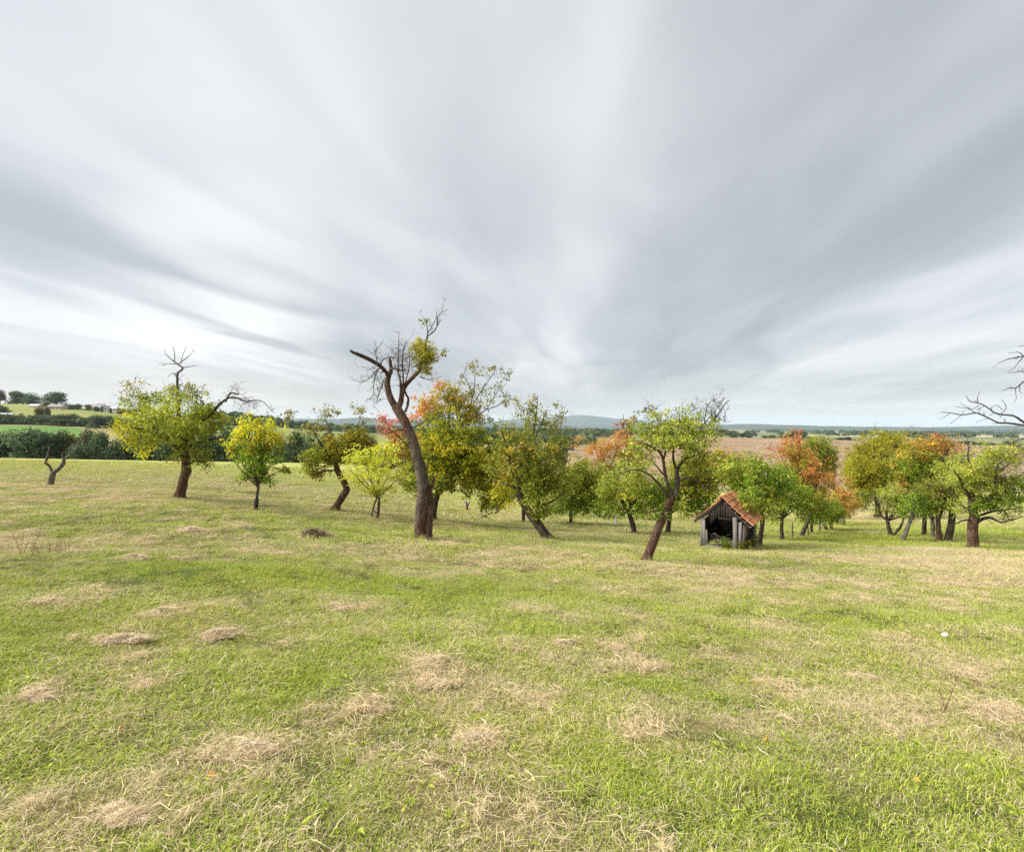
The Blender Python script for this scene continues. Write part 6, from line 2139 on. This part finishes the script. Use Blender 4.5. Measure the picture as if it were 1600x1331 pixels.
# rosettes of broad leaves: plantain, dock and clover
def rosette(seed, nl, L, wd):
    g = np.random.default_rng(seed)
    a = np.linspace(0, 2 * np.pi, nl, endpoint=False) + g.normal(0, 0.3, nl)
    D = np.stack([np.cos(a), np.sin(a), g.uniform(0.25, 0.9, nl)], -1)
    C = np.stack([np.cos(a) * 0.008, np.sin(a) * 0.008, np.full(nl, 0.005)], -1)
    ll = L * g.uniform(0.6, 1.3, nl)
    V, F, _ = leaves(C, D, np.tile([0, 0, 1.0], (nl, 1)), ll, ll * wd, np.zeros((nl, 3)), 0.25)
    return V, [tuple(int(q) for q in f) for f in F], np.full(len(V), 0.98), np.repeat(g.uniform(0.0, 0.55, nl), 4)


ros = [rosette(1, 8, 0.038, 0.42), rosette(2, 7, 0.045, 0.34), rosette(3, 14, 0.018, 0.8), rosette(4, 16, 0.016, 0.8), rosette(5, 12, 0.022, 0.7)]
X, Y = scatter(1.0, 14, 26, 1.2)
k = fbm(X * 1.1 + 3, Y * 1.1, 3, 131) > 0.47
X, Y = X[k], Y[k]
sward("broadleaf_weeds", ros, np.stack([X, Y, gz(X, Y) + 0.015], -1), np.full(len(X), 0.1), rng.random(len(X)) * 0.6, rng.uniform(0.6, 1.3, len(X)), rng.uniform(0, 6.28, len(X)), M_BLADE)
# loose straw lying on the turf
litter = []
for s in range(5):
    V, F, cc = heap_mesh(0.30, 0.26, 0.02, 160, 30 + s, 0.075, 0.0009)
    litter.append((V, [tuple(f) for f in F.tolist()], np.repeat(np.random.default_rng(s).random(160) * 0.5, 6), np.repeat(np.random.default_rng(s + 5).random(160), 6)))
M_LITTER = blade_material("straw_litter", straw=((0.46, 0.35, 0.18), (0.82, 0.68, 0.44)))
X, Y = scatter(0.8, 22, 14, 1.2)
d = dryness(X, Y)
k = d > 0.62 - 0.08 * rng.random(len(d))
X, Y = X[k], Y[k]
bank = ground_hit(1535, 890)
HEAP_AT += [(bank + np.array([rng.normal(0, 1.6), rng.normal(0, 0.8), 0]), 1.3) for _ in range(26)]
hx = np.concatenate([B[:2] + rng.normal(0, 1, (6, 2)) * (0.24 * q, 0.15 * q) for B, q in HEAP_AT])
X, Y = np.concatenate([X, hx[:, 0]]), np.concatenate([Y, hx[:, 1]])
sward("straw_litter", litter, np.stack([X, Y, gz(X, Y) + 0.02], -1), np.ones(len(X)), np.zeros(len(X)), rng.uniform(0.6, 1.5, len(X)), rng.uniform(0, 6.28, len(X)), M_LITTER)
# tall dry grass at the foot of the spreading apple tree and beyond the mown strip
dryt = [blades(190, 0.42, 0.07, 0.17, 0.005, 1.5, 80 + s) for s in range(5)]
pts = []
for px, py, rx, ry, n in [(1500, 866, 2.2, 0.9, 110), (1465, 862, 1.6, 0.8, 60), (1535, 882, 2.0, 0.8, 60), (1575, 912, 1.4, 0.6, 40), (1330, 806, 7.0, 5.0, 160), (1345, 780, 12, 10, 260),
                          (1430, 815, 4.0, 3.0, 50)]:
    c = ground_hit(px, py)
    pts.append(np.stack([c[0] + rng.normal(0, rx * 0.5, n), c[1] + rng.normal(0, ry * 0.6, n)], -1))
pts = np.concatenate(pts)
sward("dry_grass", dryt, np.stack([pts[:, 0], pts[:, 1], gz(pts[:, 0], pts[:, 1])], -1), rng.uniform(0.75, 1.0, len(pts)), np.ones(len(pts)), rng.uniform(0.6, 1.2, len(pts)),
      rng.uniform(0, 6.28, len(pts)), M_BLADE)

# fallen leaves, too many to count
X, Y = scatter(1.5, 26, 1.0, 1.1)
sel = rng.choice(len(X), 380, replace=False)
X, Y = X[sel], Y[sel]
under = np.concatenate([f[:2] + rng.normal(0, 1, (130, 2)) * 1.4 for f in FEET if f[1] < 45])
X, Y = np.concatenate([X, under[:, 0]]), np.concatenate([Y, under[:, 1]])
n = len(X)
# more of them under the crowns
C = np.stack([X, Y, gz(X, Y) + 0.045], -1)
D = unit(np.stack([rng.normal(0, 1, n), rng.normal(0, 1, n), rng.normal(0, 0.2, n)], -1))
Nn = unit(rng.normal(0, 0.3, (n, 3)) + [0, 0, 1])
ll = rng.uniform(0.035, 0.06, n)
fc = np.array([(0.5, 0.14, 0.05), (0.55, 0.30, 0.05), (0.30, 0.10, 0.06), (0.6, 0.45, 0.06), (0.25, 0.13, 0.06)])[rng.integers(0, 5, n)]
V, F, c3 = leaves(C, D, Nn, ll, ll * 0.65, fc)
link("fallen_leaves", make_mesh("fallen_leaves", V, F, M_LEAF, cols=c3), kind="stuff")
